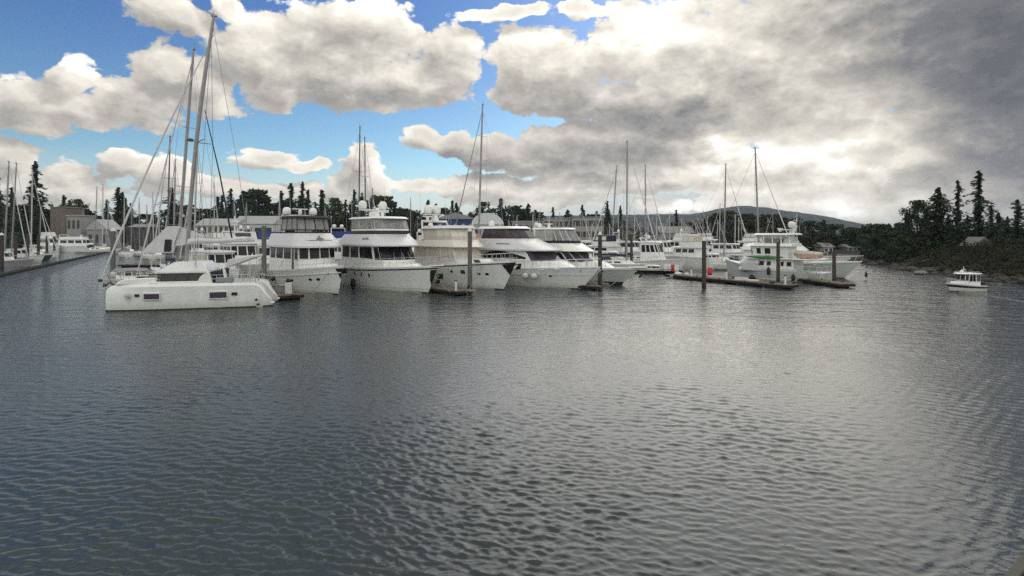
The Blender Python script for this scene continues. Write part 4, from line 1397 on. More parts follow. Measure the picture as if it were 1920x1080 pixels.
# ------------------------------------------------------------------ yachts on the right
def centred(px, Y, phi, name, label, cat, group=None):
    p = P(px, HOR, Y)
    p.z = 0
    return thing(name, label, cat, p, R(phi) - math.pi / 2, group)


def trawler():
    H = Hull(13.6, 4.7, 2.75, 1.35, p=2.5, pw=1.9, over=1.2, k=1.1, q=2.6, tm=.45, bw=.86)
    t = place(1370, 519, -136, H, 'trawler_yacht', 'pale grey expedition trawler with raised pilothouse, covered upper deck and raked mast', 'trawler yacht')
    t.scale = (.95, .95, .88)
    H.mesh().build('hull', HULLG, t, angle=32)
    H.strip(lambda u: -.25, lambda u: .12, .012).build('antifouling', ANTIF, t)
    H.strip(lambda u: .13, lambda u: .26, .012).build('boot_stripe', GEL, t)
    H.strip(lambda u: H.zd(u) - .14, lambda u: H.zd(u) + .05, .05, t0=.45).build('cap_rail', GEL, t, bevel=.02)
    MB().box(-6.5, 3.4, -1.75, 1.75, 1.12, 1.30).build('deck', TEAK, t)
    for sd in (1, -1):
        for u in (.70, .735, .77):
            H.disc(MB(), u, 1.55, .28, .2, sd, square=True).build('porthole', PORT, t)
    lt = MB()
    for k in range(6):
        u = .90 - k * .010
        H.disc(lt, u, 2.15, .07, .16, 1, square=True)
    lt.build('lettering', LETTER, t)
    # bulwark sweeping up amidships and side deck house
    for sd in (1, -1):
        pr = [(-3.6, 1.30), (3.2, 1.32), (3.2, 2.3), (1.6, 2.3), (.9, 2.05), (.2, 1.85), (-1.0, 1.75), (-3.6, 1.7)]
        MB().prism(pr, 'y', min(sd * 2.12, sd * 2.24), max(sd * 2.12, sd * 2.24)).build('bulwark', GREYHULL, t, bevel=.02)
    T = Tier([(4.6, 0), (4.3, 1.1), (3.4, 1.8), (-3.2, 1.95), (-3.2, 0)], 1.3, [(4.0, 0), (3.8, 1.0), (3.0, 1.7), (-3.2, 1.9), (-3.2, 0)], 3.05)
    T.mesh().build('deckhouse', GEL, t)
    for (u0, u1) in ((.30, .42), (.46, .56), (.74, .82), (.86, .97)):
        for sd in (1, -1):
            f = T.panes(MB(), [(2, u0, u1, .42, .86)], .03, (sd,)).build('window', GEL2, t)
            T.panes(MB(), [(2, u0 + .012, u1 - .012, .47, .82)], .045, (sd,)).build('pane', GLASS, f)
    MB().prism([(-6.2, 3.05), (2.4, 3.05), (2.7, 3.2), (-6.2, 3.2)], 'y', -2.3, 2.3).build('boat_deck', GEL, t, bevel=.05)
    # Portuguese bridge and pilothouse
    T = Tier([(4.4, 0), (4.1, 1.2), (3.2, 1.9), (1.2, 2.0), (1.2, 0)], 2.3, [(3.6, 0), (3.4, 1.1), (2.6, 1.75), (1.2, 1.85), (1.2, 0)], 3.35)
    T.mesh().build('portuguese_bridge', GEL2, t, bevel=.05)
    T = Tier([(2.6, 0), (2.5, .9), (2.0, 1.6), (-2.4, 1.75), (-2.4, 0)], 3.2, [(2.8, 0), (2.7, .95), (2.2, 1.65), (-2.4, 1.75), (-2.4, 0)], 4.9)
    T.mesh().build('pilothouse', GEL, t)
    windows(T, [(0, .06, .94, .36, .86), (1, .08, .92, .36, .86)], t, GLASS2)
    windows(T, [(2, .12, .24, .36, .84), (2, .36, .52, .36, .84)], t, GLASS)
    T = Tier([(3.6, 0), (3.4, 1.2), (2.5, 2.0), (-3.0, 2.1), (-3.0, 0)], 4.9, [(2.4, 0), (2.3, 1.1), (1.8, 1.7), (-3.0, 1.8), (-3.0, 0)], 5.35)
    T.mesh().build('pilothouse_roof', GEL, t, bevel=.05)
    # covered upper helm
    for (x, y) in ((1.6, 1.5), (.6, 1.6), (-.5, 1.6), (-1.6, 1.6), (-2.6, 1.5)):
        for sd in (1, -1):
            MB().tube([(x, sd * y, 5.3), (x + .1, sd * y, 6.55)], .07, 6).build('hardtop_post', GEL, t)
    MB().box(-1.0, .8, -1.0, 1.0, 5.3, 6.0).build('helm_console', GREYC, t, bevel=.08)
    Tier([(2.4, 0), (2.2, 1.3), (1.6, 1.9), (-3.2, 1.9), (-3.2, 0)], 6.55, [(2.1, 0), (1.9, 1.1), (1.3, 1.6), (-3.0, 1.6), (-3.0, 0)], 6.8).mesh().build('hardtop', GEL, t, bevel=.06)
    # raked mast
    m = MB().loft([[(-1.3, -.3, 5.3), (-1.3, .3, 5.3), (-2.1, .3, 5.3), (-2.1, -.3, 5.3)], [(-2.6, -.18, 7.9), (-2.6, .18, 7.9), (-3.1, .18, 7.9), (-3.1, -.18, 7.9)]]).build('mast', GEL, t, bevel=.04)
    MB().box(-2.5, -.9, -.9, .9, 7.25, 7.36).build('mast_platform', GEL, m)
    open_array(t, -.9, 0, 7.0, 1.8, .4)
    MB().tube([(-2.8, 0, 7.9), (-3.0, 0, 9.0)], .06, 6).tube([(-2.9, -.7, 8.6), (-2.9, .7, 8.6)], .04, 6).build('light_pole', GEL, m)
    radome(t, -2.2, -.75, 7.6, .42, .9)
    radome(t, -2.6, .8, 7.6, .42, .9)
    for y in (-1.4, 1.4):
        whip(t, -2.8, y, 6.8, 3.0, (-.3, 0))
    # aft: cockpit rail, stern boards
    rl = MB()
    for sd in (1, -1):
        rl.tube([(-3.4, sd * 2.2, 2.2), (-6.5, sd * 2.05, 2.15), (-6.6, 0, 2.15)], .03, 6)
        for x in (-4.0, -5.0, -6.0, -6.5):
            rl.tube([(x, sd * 2.1, 1.3), (x, sd * 2.1, 2.18)], .025, 5)
        for x in (-5.2, -5.55, -5.9, -6.2):
            rl.tube([(x, sd * 2.28, .35), (x + .03, sd * 2.28, 1.1), (x - .12, sd * 2.2, 1.45)], .05, 5)
        rl.tube([(2.6, sd * 1.9, 2.4), (-5.0, sd * 2.25, 3.9), (-6.1, sd * 2.2, 3.9)], .001, 4)
        for x in (-3.2, -4.6, -6.0):
            rl.tube([(x, sd * 2.2, 3.2), (x, sd * 2.2, 4.0)], .025, 5)
        rl.tube([(-2.6, sd * 2.2, 4.0), (-6.1, sd * 2.2, 4.0)], .025, 5)
    rl.build('stern_rail', STEEL, t)
    H.rail(.62, .6, 8, .02, (), .12).build('bow_rail', STEEL, t)
    # tender on the boat deck with cover, kayak
    M_ = t.matrix_basis
    ten = thing('tender', 'pinkish covered tender lying on the trawler boat deck', 'tender', M_ @ Vector((-4.4, .6, 3.2)), t.rotation_euler.z)
    MB().loft([[(-1.7, -.7, .5), (-1.7, .7, .5), (-1.5, .55, .06), (-1.5, -.55, .06)], [(.6, -.72, .55), (.6, .72, .55), (.6, .5, .02), (.6, -.5, .02)], [(1.5, -.3, .7), (1.5, .3, .7), (1.4, .15, .3), (1.4, -.15, .3)]]).build('hull', PINK, ten, bevel=.08)
    MB().loft([[(-1.7, -.7, .52), (-1.7, .7, .52), (-1.6, .35, .85), (-1.6, -.35, .85)], [(.6, -.7, .57), (.6, .7, .57), (.5, .3, 1.0), (.5, -.3, 1.0)], [(1.5, -.25, .72), (1.5, .25, .72), (1.35, .1, .85), (1.35, -.1, .85)]]).build('cover', BEIGE, ten, bevel=.06)
    k = thing('kayak', 'bright green kayak lying along the trawler side deck', 'kayak', M_ @ Vector((.2, 2.15, 3.1)), t.rotation_euler.z)
    MB().loft([[(x, .36 * w * math.cos(a), .18 + (.2 * w + .02) * math.sin(a) + .10 * (abs(x) / 2.6) ** 2) for a in [2 * math.pi * i / 8 for i in range(8)]] for x, w in ((-2.3, .05), (-1.6, .6), (-.7, .95), (.4, 1), (1.4, .75), (2.2, .3), (2.6, .05))]).build('kayak_hull', GREENP, k)
    MB().lathe([(.30, .37), (.30, .42), (.24, .42)], -.2, 0, 10).build('cockpit_rim', BLACK, k)
    for i, (u, z, lab, r_, ball, mm) in enumerate(((.80, 1.95, 'white ball fender high on the trawler bow', .34, True, WHITEC), (.52, 1.9, 'long black fender hung beside the trawler bulwark, nearer the bow', .2, False, RUBBER), (.28, 1.1, 'long black fender hung low on the trawler near the stern', .2, False, RUBBER), (.70, .75, 'black fender cluster low on the trawler bow above the float', .36, True, RUBBER))):
        p = M_ @ H.pt(u, z, 1, r_)
        fender(p, lab, r_, 1.0, mm, ball)
    for sd in (1,):
        pass


def yacht_behind_trawler():
    H = Hull(16.5, 4.9, 2.3, 1.6, p=2.2, pw=1.5, over=2.0, k=1.3, bw=.8)
    t = place(1583, 522, 50, H, 'motor_yacht', 'pale flybridge yacht behind the trawler with its bow pointing right past the float', 'motor yacht')
    hull_parts(H, t, HULLG)
    H.strip(lambda u: H.zd(u) - .14, lambda u: H.zd(u) + .06, .05).build('cap_rail', GEL, t, bevel=.02)
    H.rail(.5, .75, 9, .022, (), .14, .3).build('bow_rail', STEEL, t)
    anchor(t, H.L / 2 + .3, 1.9, 1.0)
    T = Tier([(4.6, 0), (4.2, 1.1), (3.2, 1.7), (-6, 2.0), (-6, 0)], 1.7, [(1.6, 0), (1.4, 1.0), (.7, 1.6), (-6, 1.8), (-6, 0)], 3.6)
    T.mesh().build('deckhouse', GEL, t)
    T.panes(MB(), [(0, .02, .98, .3, .95), (1, .04, .96, .3, .95)], .02).build('windscreen', GLASS, t)
    windows(T, [(2, .04, .40, .5, .92), (2, .44, .70, .5, .92)], t)
    T = Tier([(2.0, 0), (1.9, 1.2), (1.1, 1.9), (-6.2, 2.2), (-6.2, 0)], 3.6, [(.9, 0), (.8, 1.0), (.2, 1.6), (-6, 1.9), (-6, 0)], 4.5)
    T.mesh().build('flybridge_brow', GEL, t, bevel=.05)
    T = Tier([(.8, 0), (.7, 1.0), (.1, 1.6), (-3.5, 1.8), (-3.5, 0)], 4.5, [(.8, 0), (.7, 1.0), (.1, 1.6), (-3.5, 1.8), (-3.5, 0)], 4.75)
    T.mesh().build('canvas_collar', BLACKC, t)
    T = Tier([(.8, 0), (.7, 1.0), (.1, 1.6), (-3.5, 1.8), (-3.5, 0)], 4.75, [(.0, 0), (-.1, .9), (-.5, 1.5), (-3.5, 1.7), (-3.5, 0)], 5.75)
    T.panes(MB(), [(0, .03, .97, .05, .97), (1, .04, .96, .05, .97), (2, .03, .47, .05, .97), (2, .5, .97, .05, .97)], .005).build('vinyl_screen', VINYL, t, smooth=False)
    T.frame_lines(MB(), [(0, 0), (0, 1), (1, 1), (2, .485), (2, 1)], .04).build('screen_frame', GEL, t)
    Tier([(.1, 0), (0, 1.0), (-.5, 1.6), (-4, 1.8), (-4, 0)], 5.75, [(-.2, 0), (-.3, .9), (-.8, 1.3), (-3.8, 1.5), (-3.8, 0)], 5.98).mesh().build('canopy', WHITEC, t, bevel=.05)
    f = t.matrix_basis @ Vector((H.L / 2 + .45, -.1, .95))
    fender(f, 'dark fender dangling from the bow of the yacht behind the trawler', .15, .7)


trawler()
yacht_behind_trawler()


# ------------------------------------------------------------------ small patrol cruiser under way near the right shore
def small_cruiser():
    H = Hull(4.4, 1.8, .92, .55, p=2.4, pw=1.6, over=.6, k=1.2, draft=.25, bw=.84)
    b = Wt(1781, 545)
    t = place(1782, 546, -78, H, 'cabin_cruiser', 'small white cabin cruiser with black hull band motoring beside the wooded shore', 'cabin cruiser')
    H.mesh().build('hull', HULLW, t, angle=32)
    H.strip(lambda u: H.zd(u) * .52, lambda u: H.zd(u) * .80, .012).build('hull_band', BLACK, t)
    H.strip(lambda u: -.1, lambda u: .06, .012).build('antifouling', ANTIF, t)
    T = Tier([(.5, 0), (.4, .45), (.2, .7), (-1.3, .75), (-1.3, 0)], .5, [(.25, 0), (.15, .4), (-.05, .64), (-1.3, .70), (-1.3, 0)], 1.78)
    T.mesh().build('wheelhouse', GEL, t)
    windows(T, [(0, .06, .94, .45, .92), (1, .1, .9, .45, .92), (2, .04, .30, .40, .92), (2, .34, .58, .40, .92), (2, .66, .76, .40, .92), (2, .80, .96, .40, .92), (3, .15, .9, .2, .9)], t)
    Tier([(.65, 0), (.55, .5), (.2, .78), (-1.5, .82), (-1.5, 0)], 1.78, [(.5, 0), (.4, .45), (.1, .7), (-1.4, .74), (-1.4, 0)], 1.86).mesh().build('roof', GEL, t)
    T = Tier([(1.7, 0), (1.4, .35), (.8, .6), (.4, .65), (.4, 0)], .6, [(1.4, 0), (1.2, .28), (.7, .5), (.4, .55), (.4, 0)], .98)
    T.mesh().build('cuddy', GEL, t, bevel=.04)
    rr = MB()
    for sd in (1, -1):
        rr.tube([(.3, sd * .6, 1.98), (-1.3, sd * .65, 1.98)], .02, 5)
        for x in (.25, -.5, -1.25):
            rr.tube([(x, sd * .62, 1.84), (x, sd * .62, 1.98)], .018, 5)
    rr.build('roof_rack', STEEL, t)
    MB().tube([(-.1, 0, 1.8), (-.1, 0, 2.5)], .03, 6).tube([(-.1, -.22, 2.2), (-.1, .22, 2.2)], .03, 5).build('light_mast', GEL, t)
    radome(t, .15, 0, 1.85, .18, .28)
    H.rail(.55, .42, 7, .015, (), .06).build('bow_rail', STEEL, t)
    o = MB().box(-2.6, -2.22, -.2, .2, .35, .95).box(-2.5, -2.32, -.1, .1, -.3, .36)
    o.build('outboard_motor', BLACK, t, bevel=.05)


small_cruiser()


# ------------------------------------------------------------------ general boats behind the front row
def cruiser(px, Y, phi, label, L=11., B=3.8, fb=(1.6, 1.2), cab=None, fly=None, canvas=None, hm=None, group=None, dome=0, arch=False, whips=1, cover=None, name='motor_boat', rail=True, detail=True, pole=0, screens=True, roofm=None):
    """px: picture column of its middle; Y depth; cab=(x front, x aft, top z); fly: None, 'open' or 'canvas'"""
    H = Hull(L, B, fb[0], fb[1], p=2.3, pw=1.6, over=L * .09, k=1.3, bw=.84, draft=.4)
    t = centred(px, Y, phi, name, label, 'motor boat' if name == 'motor_boat' else name.replace('_', ' '), group)
    n = 16 if detail else 10
    H.mesh(n, 6).build('hull', hm or HULLW, t, angle=32)
    H.strip(lambda u: H.zd(u) - .12, lambda u: H.zd(u) + .05, .04, n=n).build('cap_rail', GEL2, t)
    x1, x0, zt = cab or (L * .22, -L * .34, 3.3)
    w = B * .40
    zc = fb[1] - .1
    rk = (zt - zc) * .35
    T = Tier([(x1, 0), (x1 - .3, w * .6), (x1 - 1.0, w * .95), (x0, w), (x0, 0)], zc, [(x1 - rk, 0), (x1 - rk - .2, w * .56), (x1 - rk - .8, w * .88), (x0, w * .92), (x0, 0)], zt)
    T.mesh().build('cabin', GEL, t)
    windows(T, [(0, .06, .94, .52, .90), (1, .08, .92, .52, .90)], t)
    windows(T, [(2, .05, .30, .52, .88), (2, .36, .60, .52, .88), (2, .66, .92, .52, .88)], t, GLASS if not cover else cover)
    xr = x1 - rk
    Tier([(xr + .35, 0), (xr + .15, w * .65), (xr - .6, w * 1.02), (x0 - .5, w * 1.05), (x0 - .5, 0)], zt, [(xr, 0), (xr - .2, w * .55), (xr - .8, w * .9), (x0 - .4, w * .95), (x0 - .4, 0)], zt + .16).mesh().build('roof', roofm or LILAC, t, bevel=.03)
    top = zt + .16
    if fly:
        a, b = xr - 1.0, x0 + .2
        F = Tier([(a, 0), (a - .2, w * .55), (a - .7, w * .85), (b, w * .88), (b, 0)], top, [(a - .1, 0), (a - .3, w * .55), (a - .8, w * .82), (b, w * .86), (b, 0)], top + .75)
        F.mesh().build('flybridge', GEL, t, bevel=.04)
        if fly == 'canvas':
            G = Tier([(a - .2, 0), (a - .4, w * .55), (a - .9, w * .8), (b + .2, w * .84), (b + .2, 0)], top + .75, [(a - .8, 0), (a - 1.0, w * .5), (a - 1.4, w * .74), (b + .2, w * .78), (b + .2, 0)], top + 1.85)
            G.mesh().build('canvas_enclosure', canvas or NAVYC, t, bevel=.04)
            if screens: windows(G, [(0, .08, .92, .2, .85), (1, .08, .92, .2, .85), (2, .08, .45, .2, .85), (2, .52, .92, .2, .85)], t, CREAM, 'vinyl_screen')
            top += 1.85
        else:
            MB().prism([(a - .2, top + .75), (a - .1, top + .75), (a - .5, top + 1.15), (a - .6, top + 1.15)], 'y', -w * .5, w * .5).build('wind_deflector', GLASS2, t)
            MB().box(a - 1.6, a - 1.2, -w * .45, -w * .1, top + .7, top + 1.4).build('helm_seat', GEL2, t, bevel=.06)
            top += .75
    elif canvas:
        b = x0
        C = Tier([(b, 0), (b, w), (-L / 2 + .5, w), (-L / 2 + .5, 0)], fb[1], [(b, 0), (b, w * .9), (-L / 2 + .9, w * .85), (-L / 2 + .9, 0)], zt - .1)
        C.mesh().build('cockpit_canvas', canvas, t, bevel=.06)
        windows(C, [(1, .12, .88, .45, .88)], t, CREAM, 'vinyl_screen')
    if arch or dome:
        xa = x0 + .3
        MB().tube([(xa, -w * .85, zt), (xa - .5, -w * .7, top + .6), (xa - .5, w * .7, top + .6), (xa, w * .85, zt)], .1, 6).build('radar_arch', GEL, t)
        for k in range(dome):
            radome(t, xa - .5, -w * .4 + k * w * .8, top + .66, .32, .6)
    if pole:
        m = MB().tube([(x0 + .6, 0, top), (x0 + .5, 0, top + pole)], .06, 6).build('light_mast', GEL, t)
        MB().tube([(x0 + .55, -.9, top + pole * .55), (x0 + .55, .9, top + pole * .55)], .045, 6).build('crosstree', GEL, m)
        MB().box(x0 + .3, x0 + .8, -.5, .5, top + pole * .7, top + pole * .7 + .14).build('radar_scanner', GEL, m)
    if rail:
        H.rail(.45, .7, 7, .022, (), .12, .2).build('bow_rail', STEEL, t)
    for k in range(whips):
        whip(t, x0 + .4, (-1) ** k * w * .8, top - .2, 2.6 + .5 * k, (-.3, 0))
    return t, H


def sailboat(top, foot, Y, phi, label, L=None, hm=None, cover=None, rake=True, group=None, mast_r=.09, mm=None, detail=True, furl=True, dodger=None, boom=True, z0=1.3, sp=(.38, .68), hull_shift=0.):
    """top/foot: picture pixels of the masthead and of the mast at deck level; Y depth"""
    head, ft = P(*top, Y), P(*foot, Y)
    ft.z = z0
    hgt = head.z - z0
    L = L or max(7.5, hgt * .72)
    B = L * .29
    H = Hull(L, B, z0 * .98, z0 * .78, p=1.9, pw=1.5, over=L * .08, k=.8, bw=.82, draft=.5, stern=.70, tm=.45)
    f = R(phi)
    d = Vector((math.sin(f), -math.cos(f), 0))
    loc = Vector((ft.x, ft.y, 0)) - d * (L * .08 + hull_shift)
    t = thing('sailboat', label, 'sailboat', loc, f - math.pi / 2, group)
    inv = (Matrix.Translation(loc) @ Matrix.Rotation(f - math.pi / 2, 4, 'Z')).inverted()
    a, b = inv @ ft, inv @ head
    H.mesh(16 if detail else 10, 6).build('hull', hm or HULLW, t, angle=35)
    H.strip(lambda u: .10, lambda u: .22, .012, n=12).build('boot_stripe', STRIPE, t)
    w = B * .30
    C = Tier([(L * .20, 0), (L * .17, w * .5), (L * .08, w * .9), (-L * .18, w), (-L * .18, 0)], z0 * .78, [(L * .13, 0), (L * .11, w * .4), (L * .05, w * .75), (-L * .17, w * .85), (-L * .17, 0)], z0 * .78 + .62)
    C.mesh().build('cabin_trunk', GEL, t, bevel=.04)
    windows(C, [(2, .08, .40, .35, .75), (2, .5, .82, .35, .75)], t)
    if dodger is not False:
        zz = z0 * .78 + .55
        Dg = Tier([(-L * .12, 0), (-L * .13, w * .8), (-L * .22, w), (-L * .22, 0)], zz, [(-L * .165, 0), (-L * .17, w * .7), (-L * .23, w * .85), (-L * .23, 0)], zz + .75)
        Dg.mesh().build('dodger', dodger or cover or NAVYC, t, bevel=.05)
    mmat = mm or ALU
    m = MB().tube([a, a.lerp(b, .7), b], [mast_r, mast_r, mast_r * .75], 7).build('mast', mmat, t)
    spr = []
    for fr in sp:
        c = a.lerp(b, fr)
        wd = min(1.3, hgt * .055) * (1.15 - fr * .5)
        MB().tube([c + Vector((-.1, -wd, .05)), c, c + Vector((-.1, wd, .05))], [.02, .035, .02], 5).build('spreader', mmat, m)
        spr.append((c, wd))
    MB().box(b.x - .22, b.x + .1, b.y - .06, b.y + .06, b.z - .02, b.z + .09).tube([b + Vector((-.1, 0, .05)), b + Vector((-.1, 0, .75))], .014, 4).build('masthead_gear', SPARD, m)
    if boom:
        zb = a.z + .95
        e = Vector((a.x - L * .38, 0, zb + .15))
        g = MB().tube([(a.x, 0, zb), e], .06, 6).build('boom', mmat, t)
        MB().tube([(a.x - .1, 0, zb + .2), (a.x - L * .12, 0, zb + .25), (a.x - L * .27, 0, zb + .24), (a.x - L * .37, 0, zb + .2)], [.2, .19, .15, .07], 7).build('sail_cover', cover or WHITEC, g)
    bowp = Vector((L / 2 - .25, 0, z0))
    rg = MB()
    hd = a.lerp(b, .97)
    rg.tube([hd, (-L / 2 + .15, 0, z0 * .8)], .016, 4)
    for sd in (1, -1):
        ch = Vector((a.x - .15, sd * B * .44, z0 * .85))
        pts = [ch] + [c + Vector((-.1, sd * wd, .05)) for c, wd in spr] + [hd]
        rg.tube(pts, .014, 4)
        if spr:
            rg.tube([ch, spr[0][0]], .014, 4)
    if furl:
        MB().tube([bowp, bowp.lerp(hd, .15), bowp.lerp(hd, .5), bowp.lerp(hd, .9), hd], [.04, .085, .07, .04, .02], 6).build('furled_sail', furl if furl is not True else WHITEC, t)
    else:
        rg.tube([bowp, hd], .016, 4)
    rg.build('rigging', WIRE, t)
    if detail:
        H.rail(.82, .62, 4, .018, (), .1).build('pulpit', STEEL, t)
    return t


# behind the catamaran
sailboat((363, 94), (330, 488), 53, -112, 'sailboat with pale tall raked mast close behind the catamaran under a white boom tent', L=13.5, mast_r=.15, mm=ALU, cover=WHITEC, z0=1.5, sp=(.40, .66), hull_shift=-.5)
tent = thing('boom_tent', 'white ridge tent rigged over the boom behind the catamaran with a dark doorway', 'tent', P(306, 473, 52), R(0))
def tentq(pts, dy):
    return [P(x, y, 52 + dy) - tent.location for x, y in pts]
mb = MB()
a_ = [(268, 474), (307, 474), (309, 424), (330, 424)]
mb.loft([tentq([(264, 474), (320, 474), (338, 424), (313, 424)], -.9), tentq([(272, 474), (326, 474), (340, 424), (315, 424)], 1.0)])
mb.build('tent_canvas', WHITEC, tent)
MB().loft([tentq([(307, 472), (321, 472), (322, 449), (309, 449)], -.95), tentq([(307, 472), (321, 472), (322, 449), (309, 449)], -.80)]).build('tent_doorway', BLACKC, tent)
MB().loft([tentq([(342, 426), (383, 440), (381, 443), (352, 458), (327, 462), (327, 426)], -.7), tentq([(342, 426), (383, 440), (381, 443), (352, 458), (327, 462), (327, 426)], -.62)]).build('tent_flap', WHITEC, tent)
sailboat((319, 256), (312, 470), 72, -125, 'sailboat with slim dark mast and two spreaders, just left of the white boom tent', L=12, mm=SPARD, mast_r=.10, cover=NAVYC)
sailboat((329, 300), (324, 470), 80, -125, 'sailboat with short grey mast directly behind the white boom tent', L=11, mast_r=.10, cover=GREYC)
sailboat((371, 268), (362, 470), 70, -128, 'sailboat with white mast between the catamaran mast and the tan cabin', L=12, mast_r=.11, mm=ALUW, cover=WHITEC, dodger=WHITEC)
cruiser(408, 58, 48, 'white sedan boat with long flat hard roof seen over the catamaran cockpit', L=12, cab=(2.6, -3.8, 3.9), fb=(2.3, 1.8), canvas=BEIGE, cover=BEIGE, whips=1)
cruiser(455, 66, 42, 'white trawler with light pole between the catamaran boom and the grey pile', L=14, B=4.4, fb=(2.4, 1.9), cab=(2.6, -4.0, 4.7), fly='open', pole=2.6, whips=0, name='trawler_boat', dome=0, arch=True)
cruiser(258, 57, 60, 'low grey covered motor boat ahead of the catamaran cabin behind its foredeck', L=8.5, B=3.0, fb=(1.3, 1.0), cab=(.8, -2.0, 2.0), canvas=GREYC, cover=GREYC, whips=0, hm=GREYHULL, roofm=GREYC)
cruiser(420, 80, 40, 'motor yacht with grey covered stern showing two tall pale panels behind the catamaran boom', L=15, B=4.6, fb=(2.2, 1.8), cab=(2.5, -5.5, 4.2), fly='canvas', canvas=GREYC, whips=1)
cruiser(517, 76, 42, 'white cruiser with blue canvas behind the grey pile beside the pilothouse yacht', L=12, B=4.2, fb=(2., 1.6), cab=(2.0, -4.0, 4.2), fly='canvas', canvas=BLUEC, whips=1, screens=False)
gb = thing('covered_bundle', 'green canvas bundle standing on deck beside the pilothouse yacht', 'bundle', P(526, 462, 66))
MB().ball((0, 0, .8), (.62, .55, .85), 12, 8).ball((-.2, .1, .3), (.7, .6, .5), 10, 6).build('bundle_cover', GREENC, gb)
cruiser(655, 88, 42, 'white cruiser with blue canvas flybridge between the two leftmost motor yachts', L=13, B=4.2, fb=(2.1, 1.7), cab=(2.0, -4.2, 4.3), fly='canvas', canvas=BLUEC, dome=2, whips=2, screens=False)
sailboat((675, 237), (672, 395), 95, 45, 'tall sailboat, left one of the two masts above the black striped yacht', L=15, mast_r=.13, mm=SPARD, sp=(.4, .66))
sailboat((684, 258), (686, 395), 98, 45, 'sailboat, right and shorter of the two masts above the black striped yacht', L=14, mast_r=.12, mm=SPARD)
sailboat((905, 196), (896, 425), 76, -134, 'tall single mast sailboat with dark slanting furled headsail between beige canvas yacht and raked yacht', L=17, mast_r=.15, mm=ALU, furl=GREYC, sp=(.36, .62, .8), z0=1.6)
cruiser(898, 70, 44, 'motor boat with tan canvas hood between beige canvas yacht and raked yacht', L=12, B=4.0, fb=(2.1, 1.7), cab=(2.0, -3.5, 3.9), fly='canvas', canvas=TAN, whips=0, screens=False)
cruiser(1062, 78, 46, 'white motor yacht with radar scanner just behind the raked yacht hardtop', L=15, B=4.6, fb=(2.2, 1.8), cab=(2.4, -5, 4.4), fly='canvas', canvas=WHITEC, dome=1, whips=3)
# gap to the right of the front row
sailboat((1156, 312), (1146, 470), 102, -128, 'sailboat with left mast of the trio right of the sport yacht and slanting furled headsail', L=13, mast_r=.12, mm=ALU)
sailboat((1176, 266), (1175, 482), 86, 50, 'sailboat with tallest grey mast of the trio right of the sport yacht', L=15, mast_r=.14, mm=ALU, cover=NAVYC)
sailboat((1210, 310), (1210, 440), 104, 50, 'sailboat with right mast of the trio, standing over the pilothouse cruiser', L=13, mast_r=.12, mm=ALU)
cruiser(1150, 92, 52, 'dark hulled boat with black cover moored behind the sport yacht', L=11, fb=(1.6, 1.2), cab=(1.0, -3.2, 2.8), canvas=BLACKC, hm=NAVYHULL)
cruiser(1226, 88, 58, 'white pilothouse cruiser with navy lower hull moored right of the tall mast', L=10.5, B=3.8, fb=(1.9, 1.4), cab=(2.2, -1.8, 4.5), whips=2, pole=1.4, name='pilothouse_cruiser', arch=True)
cruiser(1288, 92, -146, 'aft cabin cruiser with beige canvas enclosure showing its broad stern', L=11.5, B=4.2, fb=(2.2, 2.0), cab=(2.6, -3.0, 3.6), canvas=BEIGE, fly='canvas', whips=0, cover=GLASS2)
cruiser(1338, 90, 56, 'low white runabout moored between the aft cabin cruiser and the trawler', L=9, B=3.2, fb=(1.6, 1.2), cab=(1.2, -1.8, 2.5), whips=0)
sailboat((1361, 308), (1357, 470), 98, 50, 'sailboat with mast left of the trawler and a loose stay slanting to its right', L=13, mast_r=.13, mm=ALU)
sailboat((1416, 278), (1424, 440), 84, 52, 'sailboat with leaning mast standing directly behind the trawler pilothouse', L=14, mast_r=.14, mm=ALU)
# left basin
sailboat((17, 303), (8, 478), 104, 118, 'sailboat with thick mast at the far left dock, leftmost of the left basin masts', hm=NAVYHULL, L=9, mast_r=.14)
sailboat((31, 306), (21, 478), 108, 118, 'sailboat with second mast from the left at the far left dock', L=9, mast_r=.12)
sailboat((61, 320), (58, 470), 118, 118, 'sailboat with white mast standing in front of the tall left fir', hm=GREENHULL, L=9, mast_r=.13, mm=ALUW)
sailboat((77, 388), (74, 462), 128, 118, 'small sailboat with short mast right of the white mast in front of the fir', L=9, mast_r=.10)
sailboat((182, 350), (177, 440), 182, 95, 'distant sailboat with raked mast left of the gabled boathouse roof', L=13, mast_r=.15)
sailboat((193, 346), (192, 445), 172, 95, 'distant sailboat with upright white mast over the gabled boathouse', L=13, mast_r=.16, mm=ALUW, cover=NAVYC)
sailboat((203, 378), (202, 440), 180, 95, 'distant sailboat with shorter mast right of the gabled boathouse', L=11, mast_r=.13)
cruiser(152, 176, 82, 'sleek white motor yacht with long black windows lying broadside across the left basin', L=19, B=5., fb=(2.4, 1.9), cab=(4.0, -6.5, 4.2), fly='open', arch=True, whips=1)
cruiser(96, 176, 60, 'white flybridge cruiser stern of the broadside yacht in the left basin', L=13, B=4.4, fb=(2.4, 1.8), cab=(2.6, -4.2, 4.6), fly='canvas', canvas=WHITEC, whips=0)
cruiser(18, 96, 118, 'grey covered boat at the left dock beside the nearest left pile', hm=GREYC, L=7, B=2.8, fb=(1.5, 1.1), cab=(.8, -2.6, 2.6), canvas=GREYC, whips=0)
cruiser(44, 112, 118, 'white cuddy boat at the left dock in front of the white mast', L=7, B=2.8, fb=(1.5, 1.1), cab=(1.2, -2.2, 2.7), whips=0)
cruiser(76, 138, 118, 'white cruiser at the far end of the left dock', L=8, B=3.0, fb=(1.6, 1.2), cab=(1.2, -2.6, 3.0), canvas=NAVYC, whips=0)

